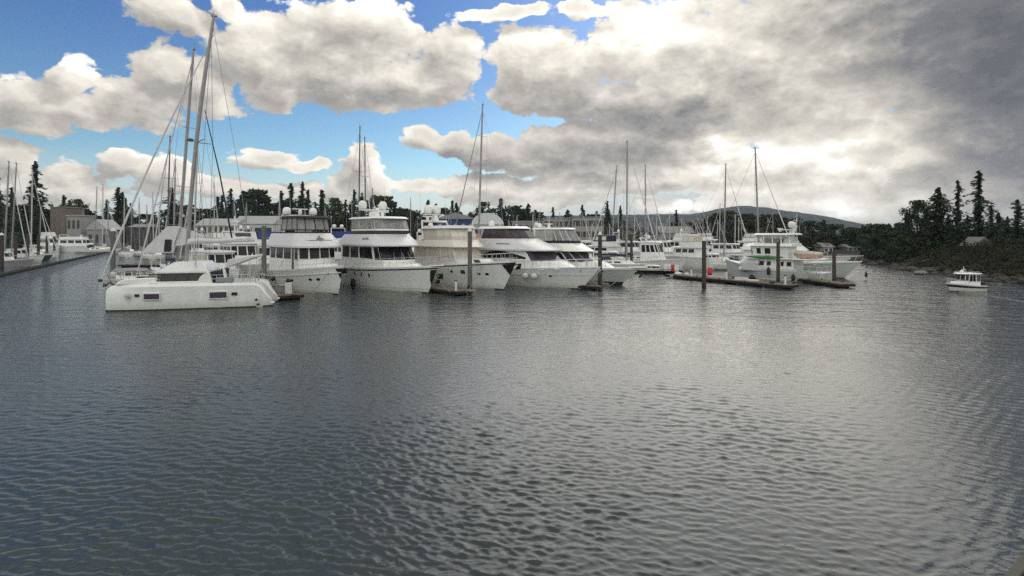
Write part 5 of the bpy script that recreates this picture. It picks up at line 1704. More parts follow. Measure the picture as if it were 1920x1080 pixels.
# far basin: motor boats and a forest of small masts
rb = random.Random(21)
FAR_M = [(385, 120), (395, 150), (470, 105), (545, 112), (600, 120), (625, 100), (700, 118), (740, 105), (765, 125), (815, 104), (850, 128), (945, 105), (985, 118), (1010, 98), (1095, 112), (1118, 100), (1130, 130), (1185, 128), (1245, 125), (1265, 140), (1310, 128), (1335, 142), (1372, 122), (1395, 130)]
for i, (px, Y) in enumerate(FAR_M):
    cruiser(px, Y, rb.choice((42, 48, -138, 45)), 'white motor boat moored among the masts of the far basin', L=rb.uniform(10, 15), B=4.2, fb=(2.0, 1.6), cab=(2.2, -4.0, rb.uniform(3.6, 4.6)), fly=rb.choice(('open', 'canvas', 'canvas', None)), canvas=rb.choice((WHITEC, NAVYC, BEIGE, GREYC, WHITEC)), whips=rb.choice((0, 1, 2)), dome=rb.choice((0, 0, 1, 2)), group='motor boats in the far basin', detail=False, rail=False)
FAR_S = [(955, 412), (968, 404), (983, 414), (1010, 396), (1030, 405), (1050, 399), (1078, 416), (1100, 410), (1119, 398), (1160, 404), (1168, 416), (1215, 417), (1230, 395), (1245, 419), (1256, 402), (1278, 408), (1291, 419), (1304, 414), (1317, 396), (1333, 419), (1356, 416), (1385, 408), (570, 388), (710, 385), (845, 390), (402, 330), (440, 370), (462, 380), (522, 372), (608, 385), (770, 372), (1000, 402), (1018, 415), (1042, 408), (1066, 412), (1092, 400), (1108, 418), (1128, 408), (1143, 420), (1190, 398), (1200, 412), (1222, 405), (1238, 416), (1250, 408), (1262, 418), (1272, 400), (1285, 415), (1298, 410), (1308, 404), (1326, 405), (1344, 412), (1349, 384), (1378, 402), (1392, 415), (1440, 408), (1450, 396), (1493, 398), (232, 372), (246, 384), (262, 372), (276, 385), (288, 362), (298, 388)]
for i, (px, yt) in enumerate(FAR_S):
    Y = rb.uniform(135, 175)
    if px < 320: Y = rb.uniform(120, 160)
    sailboat((px + rb.uniform(-2, 2), yt), (px, 470), Y, rb.choice((46, 50, -134)), 'small sailboat with pale mast among the masts of the far basin', mast_r=rb.uniform(.09, .12), mm=rb.choice((ALUW, ALU)), cover=rb.choice((WHITEC, NAVYC, BLUEC, GREYC)), L=9.5, group='sailboats in the far basin', detail=False, sp=(.45,), furl=rb.choice((True, False)))


# ------------------------------------------------------------------ docks and piles
def dock(label, a, b, w, z=.48, name='dock', planks=None):
    """floating walkway from world point a to b (its centre line), w wide"""
    a, b = Vector((a.x, a.y, 0)), Vector((b.x, b.y, 0))
    d = b - a
    L = d.length
    t = thing(name, label, 'dock', a, math.atan2(d.y, d.x))
    MB().box(0, L, -w / 2, w / 2, z - .08, z).build('planking', planks or DOCKW, t)
    MB().box(-.05, L + .05, -w / 2 - .06, w / 2 + .06, z - .32, z - .085).build('fascia', DOCKS, t, bevel=.02)
    n = max(2, int(L / 3.2))
    for k in range(min(n, 12)):
        x = (k + .5) * L / n
        MB().box(x - 1.0, x + 1.0, -w / 2 + .1, w / 2 - .1, -.3, z - .325).build('float', FLOAT, t)
    for k in range(min(n, 8)):
        x = (k + .5) * L / n
        for sd in (1, -1):
            MB().box(x - .16, x + .16, sd * (w / 2 - .14) - .03, sd * (w / 2 - .14) + .03, z + .004, z + .09).build('cleat', BLACK, t, bevel=.02)
    return t


sl = lambda phi: Vector((math.sin(R(phi)), -math.cos(R(phi)), 0))
e1 = Wt(541, 557, .3); dock('floating finger dock ending between the catamaran and the pilothouse yacht', e1, e1 - sl(40) * 20, 2.6)
e2 = Wt(872, 548, .3); dock('floating finger dock ending between the black striped yacht and the beige canvas yacht', e2, e2 - sl(43) * 22, 1.9)
e3 = Wt(1137, 540, .3) - sl(48) * .8; dock('narrow floating finger dock under the bow of the sport yacht', e3, e3 - sl(48) * 20, 1.1)
ra, rb_ = Wt(1258, 516, .3), Wt(1486, 537, .3); dock('long brown floating dock running in front of the trawler', ra, rb_, 2.0)
rc, rd = Wt(1480, 520, .3), Wt(1588, 535, .3); dock('floating dock end beside the yacht behind the trawler', rc, rd, 1.8)
la, lb = Wt(-30, 520, .3), Wt(200, 472, .3); dock('long dark dock edging the left basin', la, lb, 1.1, .30, planks=DOCKS)
ma, mb_ = P(230, 455, 96), P(1240, 452, 96); dock('main walkway behind the moored yachts', ma, mb_, 2.6)


def pile(px, yt, yb, label, r=.2, cap=True, m=None, grey=False):
    p = Wt(px, yb)
    h = CAM_H - (yt - HOR) / FPX * p.y
    t = thing('pile', label, 'pile', p, 0, 'dock piles')
    ch = .42 if cap else 0
    MB().lathe([(r * 1.05, -1.0), (r * 1.03, .3), (r, h * .5), (r * .97, h - ch)], n=14).build('post', PILEG if grey else PILEW, t)
    MB().lathe([(r * 1.08, -.2), (r * 1.07, .35), (r * 1.02, .6)], n=14).build('weed_band', ANTIF, t)
    if cap:
        MB().lathe([(r * 1.10, h - ch - .02), (r * 1.12, h - ch + .05), (r * .5, h - .12), (.01, h)], n=14).build('cap', PILEC, t)
    return t


pile(212, 427, 527, 'grey pile with white cone cap ahead of the catamaran bow', .28, True, grey=True)
pile(495, 424, 549, 'dark grey pile between the catamaran stern and the pilothouse yacht', .23, False, grey=True)
pile(881, 426, 545, 'grey pile with pale cap in front of the beige canvas yacht', .23, True, grey=True)
pile(1125, 433, 541, 'brown pile with white cone cap in front of the sport yacht', .22, True)
pile(1184, 440, 507, 'dark pile in front of the pilothouse cruiser stern', .22, False)
pile(1173, 437, 500, 'slim grey pile just left of the pilothouse cruiser', .16, False, grey=True)
pile(1320, 444, 541, 'dark pile with white cap standing alone in the water before the long brown dock', .22, True)
pile(1459, 454, 531, 'brown pile in front of the trawler side', .20, False)
pile(1564, 474, 532, 'brown pile at the dock end beside the yacht behind the trawler', .20, False)
pile(3, 436, 506, 'pile at the left edge of the picture beside the dock', .30, True)
pile(29, 440, 498, 'second pile from the left along the left basin dock', .26, False)
pile(52, 438, 492, 'third pile from the left along the left basin dock', .26, False)
pile(72, 440, 488, 'fourth pile from the left along the left basin dock', .28, False)
pile(88, 442, 483, 'fifth pile from the left along the left basin dock', .28, False)
pile(102, 443, 480, 'sixth pile from the left along the left basin dock', .28, False)
pile(168, 443, 473, 'thin far pile in front of the broadside white yacht', .28, False)

# things on the docks
p = Wt(541, 550, .5); p.z = .48
t = thing('dock_pedestal', 'white power pedestal with black top on the finger dock by the pilothouse yacht', 'pedestal', p)
MB().loft([[(-.24, -.22, 0), (.24, -.22, 0), (.24, .22, 0), (-.24, .22, 0)], [(-.24, -.22, 1.02), (.24, -.22, 1.02), (.24, .22, 1.02), (-.24, .22, 1.02)]]).build('pedestal_body', PILEC, t, bevel=.03)
MB().lathe([(.24, 1.02), (.26, 1.1), (.24, 1.25), (.12, 1.36), (.01, 1.38)], n=10).build('pedestal_lamp', BLACK, t)
p = Wt(534, 551, .5); p.z = .48
t = thing('dock_box', 'low brown storage box on the finger dock behind the white pedestal', 'box', p + Vector((-.9, 1.6, 0)), R(-50))
MB().box(-.8, .8, -.35, .35, 0, .6).build('box_body', GREYC, t, bevel=.03)
MB().box(-.84, .84, -.39, .39, .605, .68).build('lid', GREYC, t, bevel=.02)
def bin_(px, py, lab, m, r=.3, h=.95, name='barrel'):
    p = Wt(px, py, .5); p.z = .5
    t = thing(name, lab, 'barrel', p, 0)
    MB().lathe([(r * .9, 0), (r, .06), (r, h * .3), (r * 1.04, h * .33), (r, h * .36), (r, h * .9), (r * .8, h)], n=12).build('barrel_body', m, t)
    MB().lathe([(r * .82, h + .003), (r * .82, h + .05), (.02, h + .06)], n=12).build('lid', m, t)
qa = cruiser(1232, 80, 62, 'low dark barge under the barrels left of the long brown dock', L=8, B=2.6, fb=(.7, .6), cab=(.4, -1.2, 1.1), hm=BLACK, whips=0, rail=False)[0]
bin_(1262, 509, 'red barrel at the far end of the long brown dock, next to white barrels', REDP)
bin_(1331, 516, 'red barrel behind the lone capped pile', REDP)
bin_(1248, 508, 'white barrel, left of the two left of the red barrel', PILEC)
bin_(1254.5, 508, 'white barrel between the left white barrel and the red barrel', PILEC)
bin_(1268.5, 510, 'white barrel just right of the red barrel', PILEC)
H_ = Hull(3.4, 1.5, .5, .38, p=2.2, pw=1.7, over=.3, draft=.2)
t = place(1301, 522, 78, H_, 'dinghy', 'small grey rowing dinghy loaded with white bags at the long brown dock', 'dinghy')
H_.mesh(14, 5).build('hull', GREYC, t)
H_.strip(lambda u: H_.zd(u) - .08, lambda u: H_.zd(u) + .04, .03, n=12).build('gunwale', GEL2, t)
MB().ball((-.6, .1, .58), (.5, .42, .26), 10, 6).build('white_bag', WHITEC, t)
MB().ball((.5, -.05, .55), (.34, .35, .22), 10, 6).build('white_bag', WHITEC, t)


# mooring lines and odds and ends of the docks
def line(a, b, lab, sag=.4, r=.03):
    pts = []
    for i in range(9):
        f = i / 8
        p = a.lerp(b, f); p.z -= sag * 4 * f * (1 - f)
        pts.append(p)
    tag(MB().tube(pts, r, 5).build('mooring_line', ROPE), lab, 'rope', 'mooring lines')


line(P(812, 503, 53.5), Wt(845, 547, .5), 'dark rope from the bow of the black striped yacht down to the finger dock')
line(P(905, 494, 57), Wt(874, 548, .5), 'rope slanting from the beige canvas yacht bow to the foot of the grey pile')
line(P(838, 500, 60), Wt(858, 546, .5), 'rope from the side of the beige canvas yacht to the finger dock', .2)
line(P(1088, 500, 58), Wt(1130, 540, .5), 'rope from the raked yacht bow to the narrow finger dock', .3)
line(P(1172, 508, 63), Wt(1142, 537, .5), 'rope from the sport yacht bow to the narrow finger dock', .2)
line(P(1400, 500, 73), Wt(1432, 528, .5), 'rope from the trawler bow to the long brown dock', .3)
line(P(1520, 505, 66), Wt(1478, 532, .5), 'rope from the trawler quarter to the long brown dock', .2)
for px, py, lab in ((1400, 526, 'pale boarding step lying on the long brown dock beside the trawler bow'),):
    p = Wt(px, py, .5); p.z = .485
    t = thing('boarding_step', lab, 'step', p, R(-47))
    MB().box(-1.3, 1.3, -.3, .3, 0, .16).build('lower_tread', PILEC, t, bevel=.02)
    MB().box(-1.3, .2, -.3, .0, .165, .34).build('upper_tread', PILEC, t, bevel=.02)
for px, py, lab in ((1296, 517.5, 'slim white power post on the long brown dock near the dinghy'), (1362, 523.5, 'slim white power post on the long brown dock ahead of the trawler bow'), (1472, 533.5, 'slim white power post near the end of the long brown dock'), (855, 545.5, 'slim white power post on the finger dock beside the grey pile')):
    p = Wt(px, py, .5); p.z = .485
    t = thing('power_post', lab, 'power post', p)
    MB().box(-.09, .09, -.09, .09, 0, .92).build('post_body', PILEC, t, bevel=.02)
    MB().lathe([(.12, .925), (.13, 1.0), (.02, 1.08)], n=8).build('lamp', BLACK, t)
for px, py, lab in ((886, 547, 'coil of dark hose at the foot of the grey pile with pale cap'), (553, 556, 'coil of dark hose at the end of the finger dock by the pilothouse yacht'), (1448, 530.5, 'coil of dark hose on the long brown dock beside the pile')):
    p = Wt(px, py, .5); p.z = .5
    hc = MB().tube([(math.cos(a * .52) * (.30 + .02 * math.sin(a)), math.sin(a * .52) * .30, .035 + .012 * a / 4) for a in range(37)], .035, 5).build('hose_coil', ROPE if px == 886 else BLACKC)
    hc.location = p
    tag(hc, lab, 'hose')


# ------------------------------------------------------------------ land
def poly_sd(X, Y, poly):
    """signed distance to a polygon, positive inside"""
    d = np.full(X.shape, 1e9)
    ins = np.zeros(X.shape, bool)
    n = len(poly)
    for i in range(n):
        (x0, y0), (x1, y1) = poly[i], poly[(i + 1) % n]
        ex, ey = x1 - x0, y1 - y0
        t = np.clip(((X - x0) * ex + (Y - y0) * ey) / (ex * ex + ey * ey), 0, 1)
        d = np.minimum(d, np.hypot(X - x0 - t * ex, Y - y0 - t * ey))
        c = ((y0 > Y) != (y1 > Y)) & (X < ex * (Y - y0) / (ey if ey else 1e-9) + x0)
        ins ^= c
    return np.where(ins, d, -d)


def vnoise(X, Y, s, seed):
    rng = np.random.default_rng(seed)
    G = rng.random((257, 257))
    x, y = X / s + 1000, Y / s + 1000
    xi, yi = np.floor(x).astype(int), np.floor(y).astype(int)
    fx, fy = x - xi, y - yi
    fx, fy = fx * fx * (3 - 2 * fx), fy * fy * (3 - 2 * fy)
    g = lambda a, b: G[a % 256, b % 256]
    return (g(xi, yi) * (1 - fx) + g(xi + 1, yi) * fx) * (1 - fy) + (g(xi, yi + 1) * (1 - fx) + g(xi + 1, yi + 1) * fx) * fy


def grid_obj(name, xs, ys, Z, m, kind='structure', keep=None):
    X, Y = np.meshgrid(xs, ys)
    n, k = X.shape
    co = np.stack([X, Y, Z], -1).reshape(-1, 3)
    i = np.arange(n - 1)[:, None] * k
    j = np.arange(k - 1)[None, :]
    q = np.stack([i + j, i + j + 1, i + k + j + 1, i + k + j], -1).reshape(-1, 4)
    if keep is not None:
        q = q[keep.ravel()[q].any(1)]
    me = bpy.data.meshes.new(name)
    me.from_pydata(co.tolist(), [], q.tolist())
    me.shade_smooth()
    me.materials.append(m)
    o = bpy.data.objects.new(name, me)
    COL.objects.link(o)
    return tag(o, kind=kind)


SHORE = [tuple(Wt(x, y).xy) for x, y in ((1920, 533), (1850, 526), (1800, 521), (1745, 514), (1700, 508), (1650, 499), (1612, 493), (1592, 490))]
HEAD = [(58, 10), (59, 35)] + SHORE + [(92, 128), (125, 131), (170, 138), (400, 150), (400, -40), (70, -40)]


def head_h(X, Y):
    sd = poly_sd(X, Y, HEAD)
    n1, n2, n3 = vnoise(X, Y, 6, 1), vnoise(X, Y, 1.7, 2), vnoise(X, Y, 25, 3)
    base = np.where(sd > 0, 1.0 * (1 - np.exp(-sd / 2.5)) + 2.4 * np.clip((sd - 4) / 14, 0, 1) + 1.2 * n3 * np.clip(sd / 20, 0, 1), sd * .35)
    spit = np.clip((Y - 88) / 22, 0, 1)                     # the far tip stays low
    base = np.where(sd > 0, base * (1 - .55 * spit * np.exp(-np.clip(X - 70, 0, 99) / 30)), base)
    return base + (n1 - .5) * .8 * np.clip(sd / 2 + .6, 0, 1) + (n2 - .5) * .35


xs = np.concatenate([np.arange(50, 130, 1.0), np.arange(130, 400, 6)])
ys = np.concatenate([np.arange(0, 160, 1.0)])
Xg, Yg = np.meshgrid(xs, ys)
Zg = head_h(Xg, Yg)
grid_obj('headland', xs, ys, Zg, LAND, keep=Zg > -1.2)

FAR = [(-700, 208), (-170, 205), (-150, 200), (-120, 215), (-60, 210), (0, 205), (60, 195), (84, 176), (110, 160), (160, 158), (500, 165), (900, 300), (900, 900), (-900, 900), (-900, 300)]
xs = np.concatenate([np.arange(-800, -200, 20), np.arange(-200, 260, 3.0), np.arange(260, 820, 20)])
ys = np.concatenate([np.arange(145, 300, 3.0), np.arange(300, 900, 25)])
Xg, Yg = np.meshgrid(xs, ys)
sd = poly_sd(Xg, Yg, FAR)
Zf = np.where(sd > 0, .9 * (1 - np.exp(-sd / 3)) + 2.0 * np.clip(sd / 60, 0, 1), sd * .3) + (vnoise(Xg, Yg, 8, 5) - .5) * .7
grid_obj('far_shore', xs, ys, Zf, LAND, keep=Zf > -1.2)


def far_h(x, y):
    s = poly_sd(np.array([[x]]), np.array([[y]]), FAR)[0, 0]
    return float(.9 * (1 - math.exp(-max(s, 0) / 3)) + 2.0 * min(1, max(s, 0) / 60))


# hill on the skyline
RIDGE = [(700, 418), (800, 410), (880, 408), (960, 409), (1040, 405), (1120, 404), (1180, 403), (1250, 402), (1295, 402), (1325, 397), (1350, 391), (1385, 386), (1420, 389), (1450, 395), (1480, 398), (1510, 404), (1540, 412), (1580, 424), (1620, 434), (1680, 440), (1760, 441)]
HY = 3000.
hx = np.array([(x - 960) / FPX * HY for x, y in RIDGE])
hz_ = np.array([CAM_H + (HOR - y) / FPX * HY for x, y in RIDGE])
xs = np.arange(-900, 2500, 14.)
ys = np.concatenate([np.arange(2100, 2960, 70.), np.arange(2960, 3090, 10.), np.arange(3090, 4000, 90)])
Xg, Yg = np.meshgrid(xs, ys)
prof = np.interp(xs, hx, hz_, left=2, right=2)[None, :]
bell = np.clip(1 - np.abs(Yg - HY) / 950, 0, 1)
bell = bell * bell * (3 - 2 * bell)
rg_ = np.random.default_rng(4)
Zh = prof * bell + (vnoise(Xg, Yg, 160, 8) - .5) * 22 * bell * (1 - bell) * 2 + (rg_.random(Xg.shape) - .35) * 5.5 * bell - 2
grid_obj('hill', xs, ys, Zh, HILLM)


# ------------------------------------------------------------------ trees
def crown_conifer(seed, h=1., w=.16, start=.12, boughs=210, sprays=5, irregular=.35, droop=.25, top_tuft=False, size=.03, gap=0.12, lean=0.):
    """unit-height conifer crown: drooping boughs at uneven heights carrying many small sprays, with gaps"""
    rd = random.Random(seed)
    vs, fs = [], []
    side_bias = rd.uniform(0, 6.28)
    bands = [(rd.uniform(start, .95), rd.uniform(.02, .05), rd.uniform(0, 6.28)) for _ in range(int(60 * gap))]
    env = [1 + rd.uniform(-irregular, irregular) for _ in range(14)]
    for k in range(boughs):
        f = ((k + rd.random()) / boughs) ** 1.12
        z = start + (1 - start) * f
        e = env[int(f * 12.99)] * (1 - (f * 13) % 1) + env[int(f * 12.99) + 1] * ((f * 13) % 1)
        R0 = w * ((1 - f) ** .8 * .95 + .035) * (.55 + .45 * min(1, f / .15))
        if top_tuft:
            R0 = w * (.62 + .38 * math.sin(9 * f + 1.)) * (1.0 if f < .86 else .9 if f < .95 else (1.03 - f) / .09)
        R0 *= e
        a = rd.uniform(0, 6.28)
        if any(abs(z - bz) < bw and math.cos(a - ba) > -.2 for bz, bw, ba in bands):
            R0 *= .35
        l = R0 * rd.uniform(.55, 1.15) * (1 + .18 * math.cos(a - side_bias))
        up = rd.uniform(-.05, .35) * (f - .1)
        for q in range(sprays):
            g = (q + .5 + rd.uniform(-.4, .4)) / sprays
            r_ = l * g
            wob = rd.uniform(-.25, .25)
            c = Vector((math.cos(a + wob * g) * r_ + lean * z, math.sin(a + wob * g) * r_, z + up * r_ - droop * r_ * g + rd.uniform(-.010, .010)))
            s = size * rd.uniform(.6, 1.3) * (1.15 - .45 * f)
            t = Vector((math.cos(a + rd.uniform(-.9, .9)), math.sin(a + rd.uniform(-.9, .9)), rd.uniform(-.8, .2))).normalized()
            n = t.cross(Vector((rd.uniform(-1, 1), rd.uniform(-1, 1), rd.uniform(.2, 1)))).normalized()
            m_ = t.cross(n) * .25
            o = len(vs)
            vs += [c - t * s, c + n * s * .55 + m_ * s, c + t * s * 1.2, c - n * s * .55 + m_ * s]
            fs.append((o, o + 1, o + 2, o + 3))
    return MB().add(vs, fs)


def crown_round(seed, clumps=26, leaves=60, w=.33, z0=.22, size=.028, squash=1.):
    rd = random.Random(seed)
    vs, fs = [], []
    for k in range(clumps):
        f = rd.random()
        z = z0 + (1 - z0) * f
        rr = w * math.sin(math.pi * min(1, .18 + .80 * f)) ** .6
        a = rd.uniform(0, 6.28)
        rad = rr * math.sqrt(rd.random())
        c = Vector((math.cos(a) * rad, math.sin(a) * rad, z * squash))
        cr = rd.uniform(.06, .12)
        for q in range(leaves):
            d = Vector((rd.gauss(0, 1), rd.gauss(0, 1), rd.gauss(0, .75)))
            d = d.normalized() * cr * rd.random() ** .4
            p = c + d
            if p.z > 1: p.z = 1 - (p.z - 1)
            s = size * rd.uniform(.5, 1.2)
            t = Vector((rd.gauss(0, 1), rd.gauss(0, 1), rd.gauss(0, 1))).normalized()
            n = t.cross(Vector((rd.gauss(0, 1), rd.gauss(0, 1), rd.gauss(0, 1)))).normalized()
            o = len(vs)
            vs += [p - t * s, p + n * s * .6, p + t * s, p - n * s * .6]
            fs.append((o, o + 1, o + 2, o + 3))
    return MB().add(vs, fs)


def trunk_mesh(r=.014, top=.96, limbs=(), seed=0):
    rd = random.Random(seed)
    mb = MB().tube([(0, 0, -.03), (rd.uniform(-.004, .004), 0, .3), (rd.uniform(-.006, .006), rd.uniform(-.006, .006), .65), (0, 0, top)], [r, r * .8, r * .5, r * .08], 7)
    for (z, l, up) in limbs:
        a = rd.uniform(0, 6.28)
        mb.tube([(0, 0, z), (math.cos(a) * l * .5, math.sin(a) * l * .5, z + up * .4), (math.cos(a) * l, math.sin(a) * l, z + up)], [r * .45, r * .3, r * .08], 5)
    return mb


CL = [(z, .07, -.01) for z in (.2, .3, .42, .55, .68, .8)]
RL = [(z, .16, .18) for z in (.18, .25, .32, .4, .45, .5)]
KINDS = {
    'fir': (lambda: crown_conifer(1, w=.25, start=.05, boughs=260, sprays=6, irregular=.3, size=.026), FOL1, dict(limbs=CL)),
    'fir_b': (lambda: crown_conifer(2, w=.30, start=.06, boughs=270, sprays=6, irregular=.4, size=.028, gap=.2), FOL2, dict(limbs=CL)),
    'slim': (lambda: crown_conifer(3, w=.19, start=.05, boughs=240, sprays=5, size=.026), FOL1, dict(limbs=CL)),
    'ragged': (lambda: crown_conifer(4, w=.30, start=.2, boughs=190, sprays=6, irregular=.6, size=.036, gap=.25, droop=.1), FOL2, dict(limbs=CL)),
    'round': (lambda: crown_round(5, clumps=34, leaves=60, size=.034), FOL3, dict(r=.022, top=.8, limbs=RL)),
    'round_b': (lambda: crown_round(6, clumps=36, leaves=60, w=.42, z0=.08, size=.038), FOL1, dict(r=.022, top=.8, limbs=RL)),
    'bare': (lambda: crown_round(7, clumps=28, leaves=40, w=.36, z0=.1, size=.024), TWIG, dict(r=.02, top=.85, limbs=RL)),
    # close to the camera on the headland
    'hero_cone': (lambda: crown_conifer(11, w=.33, start=.03, boughs=560, sprays=10, irregular=.30, size=.020, gap=.10), FOL1, dict(limbs=CL)),
    'hero_open': (lambda: crown_conifer(12, w=.24, start=.08, boughs=230, sprays=10, irregular=.50, size=.017, gap=.35, droop=.40), FOL2, dict(r=.012, limbs=CL)),
    'hero_tuft': (lambda: crown_conifer(13, w=.19, start=.10, boughs=300, sprays=10, irregular=.5, size=.016, gap=.35, droop=.45, lean=-.02), FOL1, dict(r=.012, limbs=CL)),
    'hero_ragged': (lambda: crown_conifer(14, w=.40, start=.10, boughs=240, sprays=11, irregular=.45, size=.021, gap=.30, droop=.12), FOL2, dict(r=.016, limbs=CL)),
    'hero_bushy': (lambda: crown_round(16, clumps=44, leaves=90, w=.30, z0=.16, size=.022), FOL2, dict(r=.018, top=.85, limbs=RL)),
    'hero_round': (lambda: crown_round(15, clumps=60, leaves=110, w=.42, z0=.06, size=.022), FOL3, dict(r=.02, top=.8, limbs=RL)),
}
PROTO = {}


def tree(kind, px, ytop, Y, label, wide=1., base=None, name='conifer_tree', group=None, rot=0.):
    top = P(px, ytop, Y)
    zb = base if base is not None else (far_h(top.x, Y) - .2)
    h = top.z - zb
    loc = (top.x, Y, zb)
    g = group or 'trees beyond the marina'
    if kind not in PROTO:
        t = thing(name, label, 'tree', loc, rot, g)
        cf, m, tk = KINDS[kind]
        trunk_mesh(seed=len(PROTO), **tk).build('trunk', TRUNK, t)
        cf().build('crown', m, t, smooth=False)
        PROTO[kind] = t
        t.scale = (h * wide, h * wide, h)
        return t
    t = clone(PROTO[kind], loc, rot, label, (h * wide, h * wide, h))
    t.name = name
    t['group'] = g
    return t


rt = random.Random(9)
LEFT = [
    ('fir_b', -6, 330, 200, 'dark fir cut by the left edge of the picture', 1.0), ('slim', 22, 352, 215, 'slim fir between the two leftmost masts and the tall fir', 1.1),
    ('round_b', 40, 385, 220, 'broad dark tree at the foot of the tall left fir', 1.3), ('fir', 66, 303, 232, 'tall symmetrical fir towering over the left basin', .95), ('round_b', 84, 392, 235, 'low dark tree right of the tall left fir', 1.2),
    ('round', 142, 374, 250, 'round dark tree right of the tan building', .9), ('round_b', 155, 392, 255, 'low bushy tree left of the gabled boathouse', 1.2), ('slim', 221, 352, 240, 'left and taller of the twin firs right of the gabled boathouse', 1.5),
    ('fir', 230, 360, 244, 'right of the twin firs right of the gabled boathouse', 1.0), ('fir_b', 322, 352, 250, 'dark fir half hidden behind the raked masts', 1.3), ('round_b', 345, 385, 262, 'low dark tree right of the raked masts', 1.3),
    ('round', 385, 392, 262, 'low tree above the pale boat shed roof, left end', 1.2), ('round_b', 408, 394, 264, 'low tree above the middle of the pale boat shed roof', 1.3),
    ('fir_b', 433, 354, 256, 'ragged fir at the left end of the central tree clump', 1.0), ('ragged', 456, 358, 258, 'broad ragged fir second in the central tree clump', 1.2), ('round_b', 480, 356, 256, 'large rounded dark tree in the central clump', 1.1), ('fir', 499, 372, 262, 'shorter fir right of the large rounded tree', 1.2),
    ('fir_b', 527, 358, 262, 'fir left of the tallest pair in the central clump', 1.1), ('ragged', 546, 344, 262, 'tall ragged fir, left of the tallest pair in the central clump', .9), ('fir', 567, 341, 262, 'tallest fir of the central clump', .95), ('fir_b', 578, 356, 264, 'fir leaning on the right side of the tallest central fir', .9),
    ('ragged', 603, 356, 262, 'airy fir right of the central clump', .95), ('round', 627, 372, 262, 'round tree between two airy firs', .9), ('slim', 648, 375, 262, 'slim dark fir left of the twin masts', 1.2), ('fir_b', 664, 356, 262, 'fir directly behind the twin masts', .9), ('slim', 679, 362, 268, 'slim fir just right of the twin masts', 1.0),
    ('fir', 739, 380, 250, 'small fir right of the twin satellite domes', 1.1), ('round_b', 752, 391, 252, 'low dark tree beside the small fir right of the satellite domes', 1.3), ('round_b', 772, 394, 252, 'low tree left of the domes of the beige canvas yacht', 1.2), ('ragged', 803, 375, 250, 'ragged fir behind the domes of the beige canvas yacht', .9), ('ragged', 818, 382, 252, 'shorter ragged fir right of the domes of the beige canvas yacht', .9),
    ('fir_b', 848, 376, 250, 'left of two thin firs above the blue roofed building', 1.0), ('ragged', 856, 380, 252, 'right of two thin firs above the blue roofed building', .8), ('round', 909, 379, 248, 'round dark tree behind the tall single mast', .95),
    ('fir_b', 939, 372, 246, 'large dark fir above the white arched shed', 1.3), ('round_b', 965, 386, 248, 'low spreading tree right of the large dark fir', 1.2), ('ragged', 990, 382, 246, 'open flat topped fir above the raked yacht', 1.05), ('round_b', 1005, 398, 250, 'low tree right of the open flat topped fir', 1.3),
    ('fir', 1037, 388, 246, 'small isolated fir above the condominium left end', 1.1), ('fir', 1092, 384, 246, 'small symmetrical fir above the condominium middle', 1.2), ('round_b', 1110, 402, 250, 'low tree above the right end of the condominium', 1.4),
    ('fir_b', 1139, 377, 240, 'dark fir behind the slanting furled headsail', 1.0), ('slim', 1163, 386, 242, 'thin fir between the left two masts of the trio', 1.1), ('slim', 1268, 394, 235, 'small dark fir on the skyline right of the mast trio', 1.5),
    ('round', 1062, 402, 252, 'low tree between the two small firs above the condominium', 1.3),
]
for k, px, yt, Y, lab, wd in LEFT:
    tree(k, px, yt, Y, lab, wd, rot=rt.uniform(0, 6.28), name='conifer_tree' if k not in ('round', 'round_b') else 'broadleaf_tree')
# darker belt of trees under the hill, and low filler behind the masts
BELT = []
for px in list(range(405, 720, 17)):
    BELT.append((rt.choice(('fir_b', 'round_b', 'fir', 'ragged')), px + rt.uniform(-6, 6), rt.uniform(364, 388), rt.uniform(266, 284)))
for px in list(range(725, 1150, 26)):
    BELT.append((rt.choice(('fir_b', 'round_b', 'fir', 'ragged')), px + rt.uniform(-9, 9), rt.uniform(386, 400), rt.uniform(266, 284)))
for px in list(range(-10, 135, 18)) + [205, 238, 250]:
    BELT.append((rt.choice(('fir_b', 'round_b', 'fir')), px + rt.uniform(-6, 6), rt.uniform(366, 390), rt.uniform(262, 280)))
for px in list(range(1140, 1500, 13)):
    BELT.append((rt.choice(('bare', 'round', 'bare', 'round_b', 'bare')), px + rt.uniform(-6, 6), 410 + rt.uniform(0, 20) + (6 if px < 1300 else 0), rt.uniform(196, 240)))
for k, px, yt in (('round_b', 1350, 400), ('round', 1368, 396), ('round_b', 1400, 401), ('round', 1418, 404), ('round_b', 1444, 402), ('fir_b', 1456, 412), ('round', 1490, 408), ('fir_b', 1500, 416), ('round_b', 1518, 414), ('round', 1540, 416), ('fir_b', 1545, 412), ('round_b', 1562, 420), ('fir', 1580, 420), ('round_b', 1596, 426), ('round', 1475, 418)):
    BELT.append((k, px, yt, rt.uniform(172, 192)))
for px in range(1470, 1640, 12):
    BELT.append((rt.choice(('bare', 'round_b', 'round')), px + rt.uniform(-4, 4), 432 + rt.uniform(0, 12), rt.uniform(168, 178)))
for px in range(240, 1010, 26):
    BELT.append(('round_b' if rt.random() < .6 else 'round', px + rt.uniform(-9, 9), 396 + rt.uniform(0, 14), rt.uniform(268, 285)))
for px in range(0, 240, 22):
    BELT.append(('round_b', px + rt.uniform(-8, 8), 394 + rt.uniform(0, 14), rt.uniform(262, 280)))
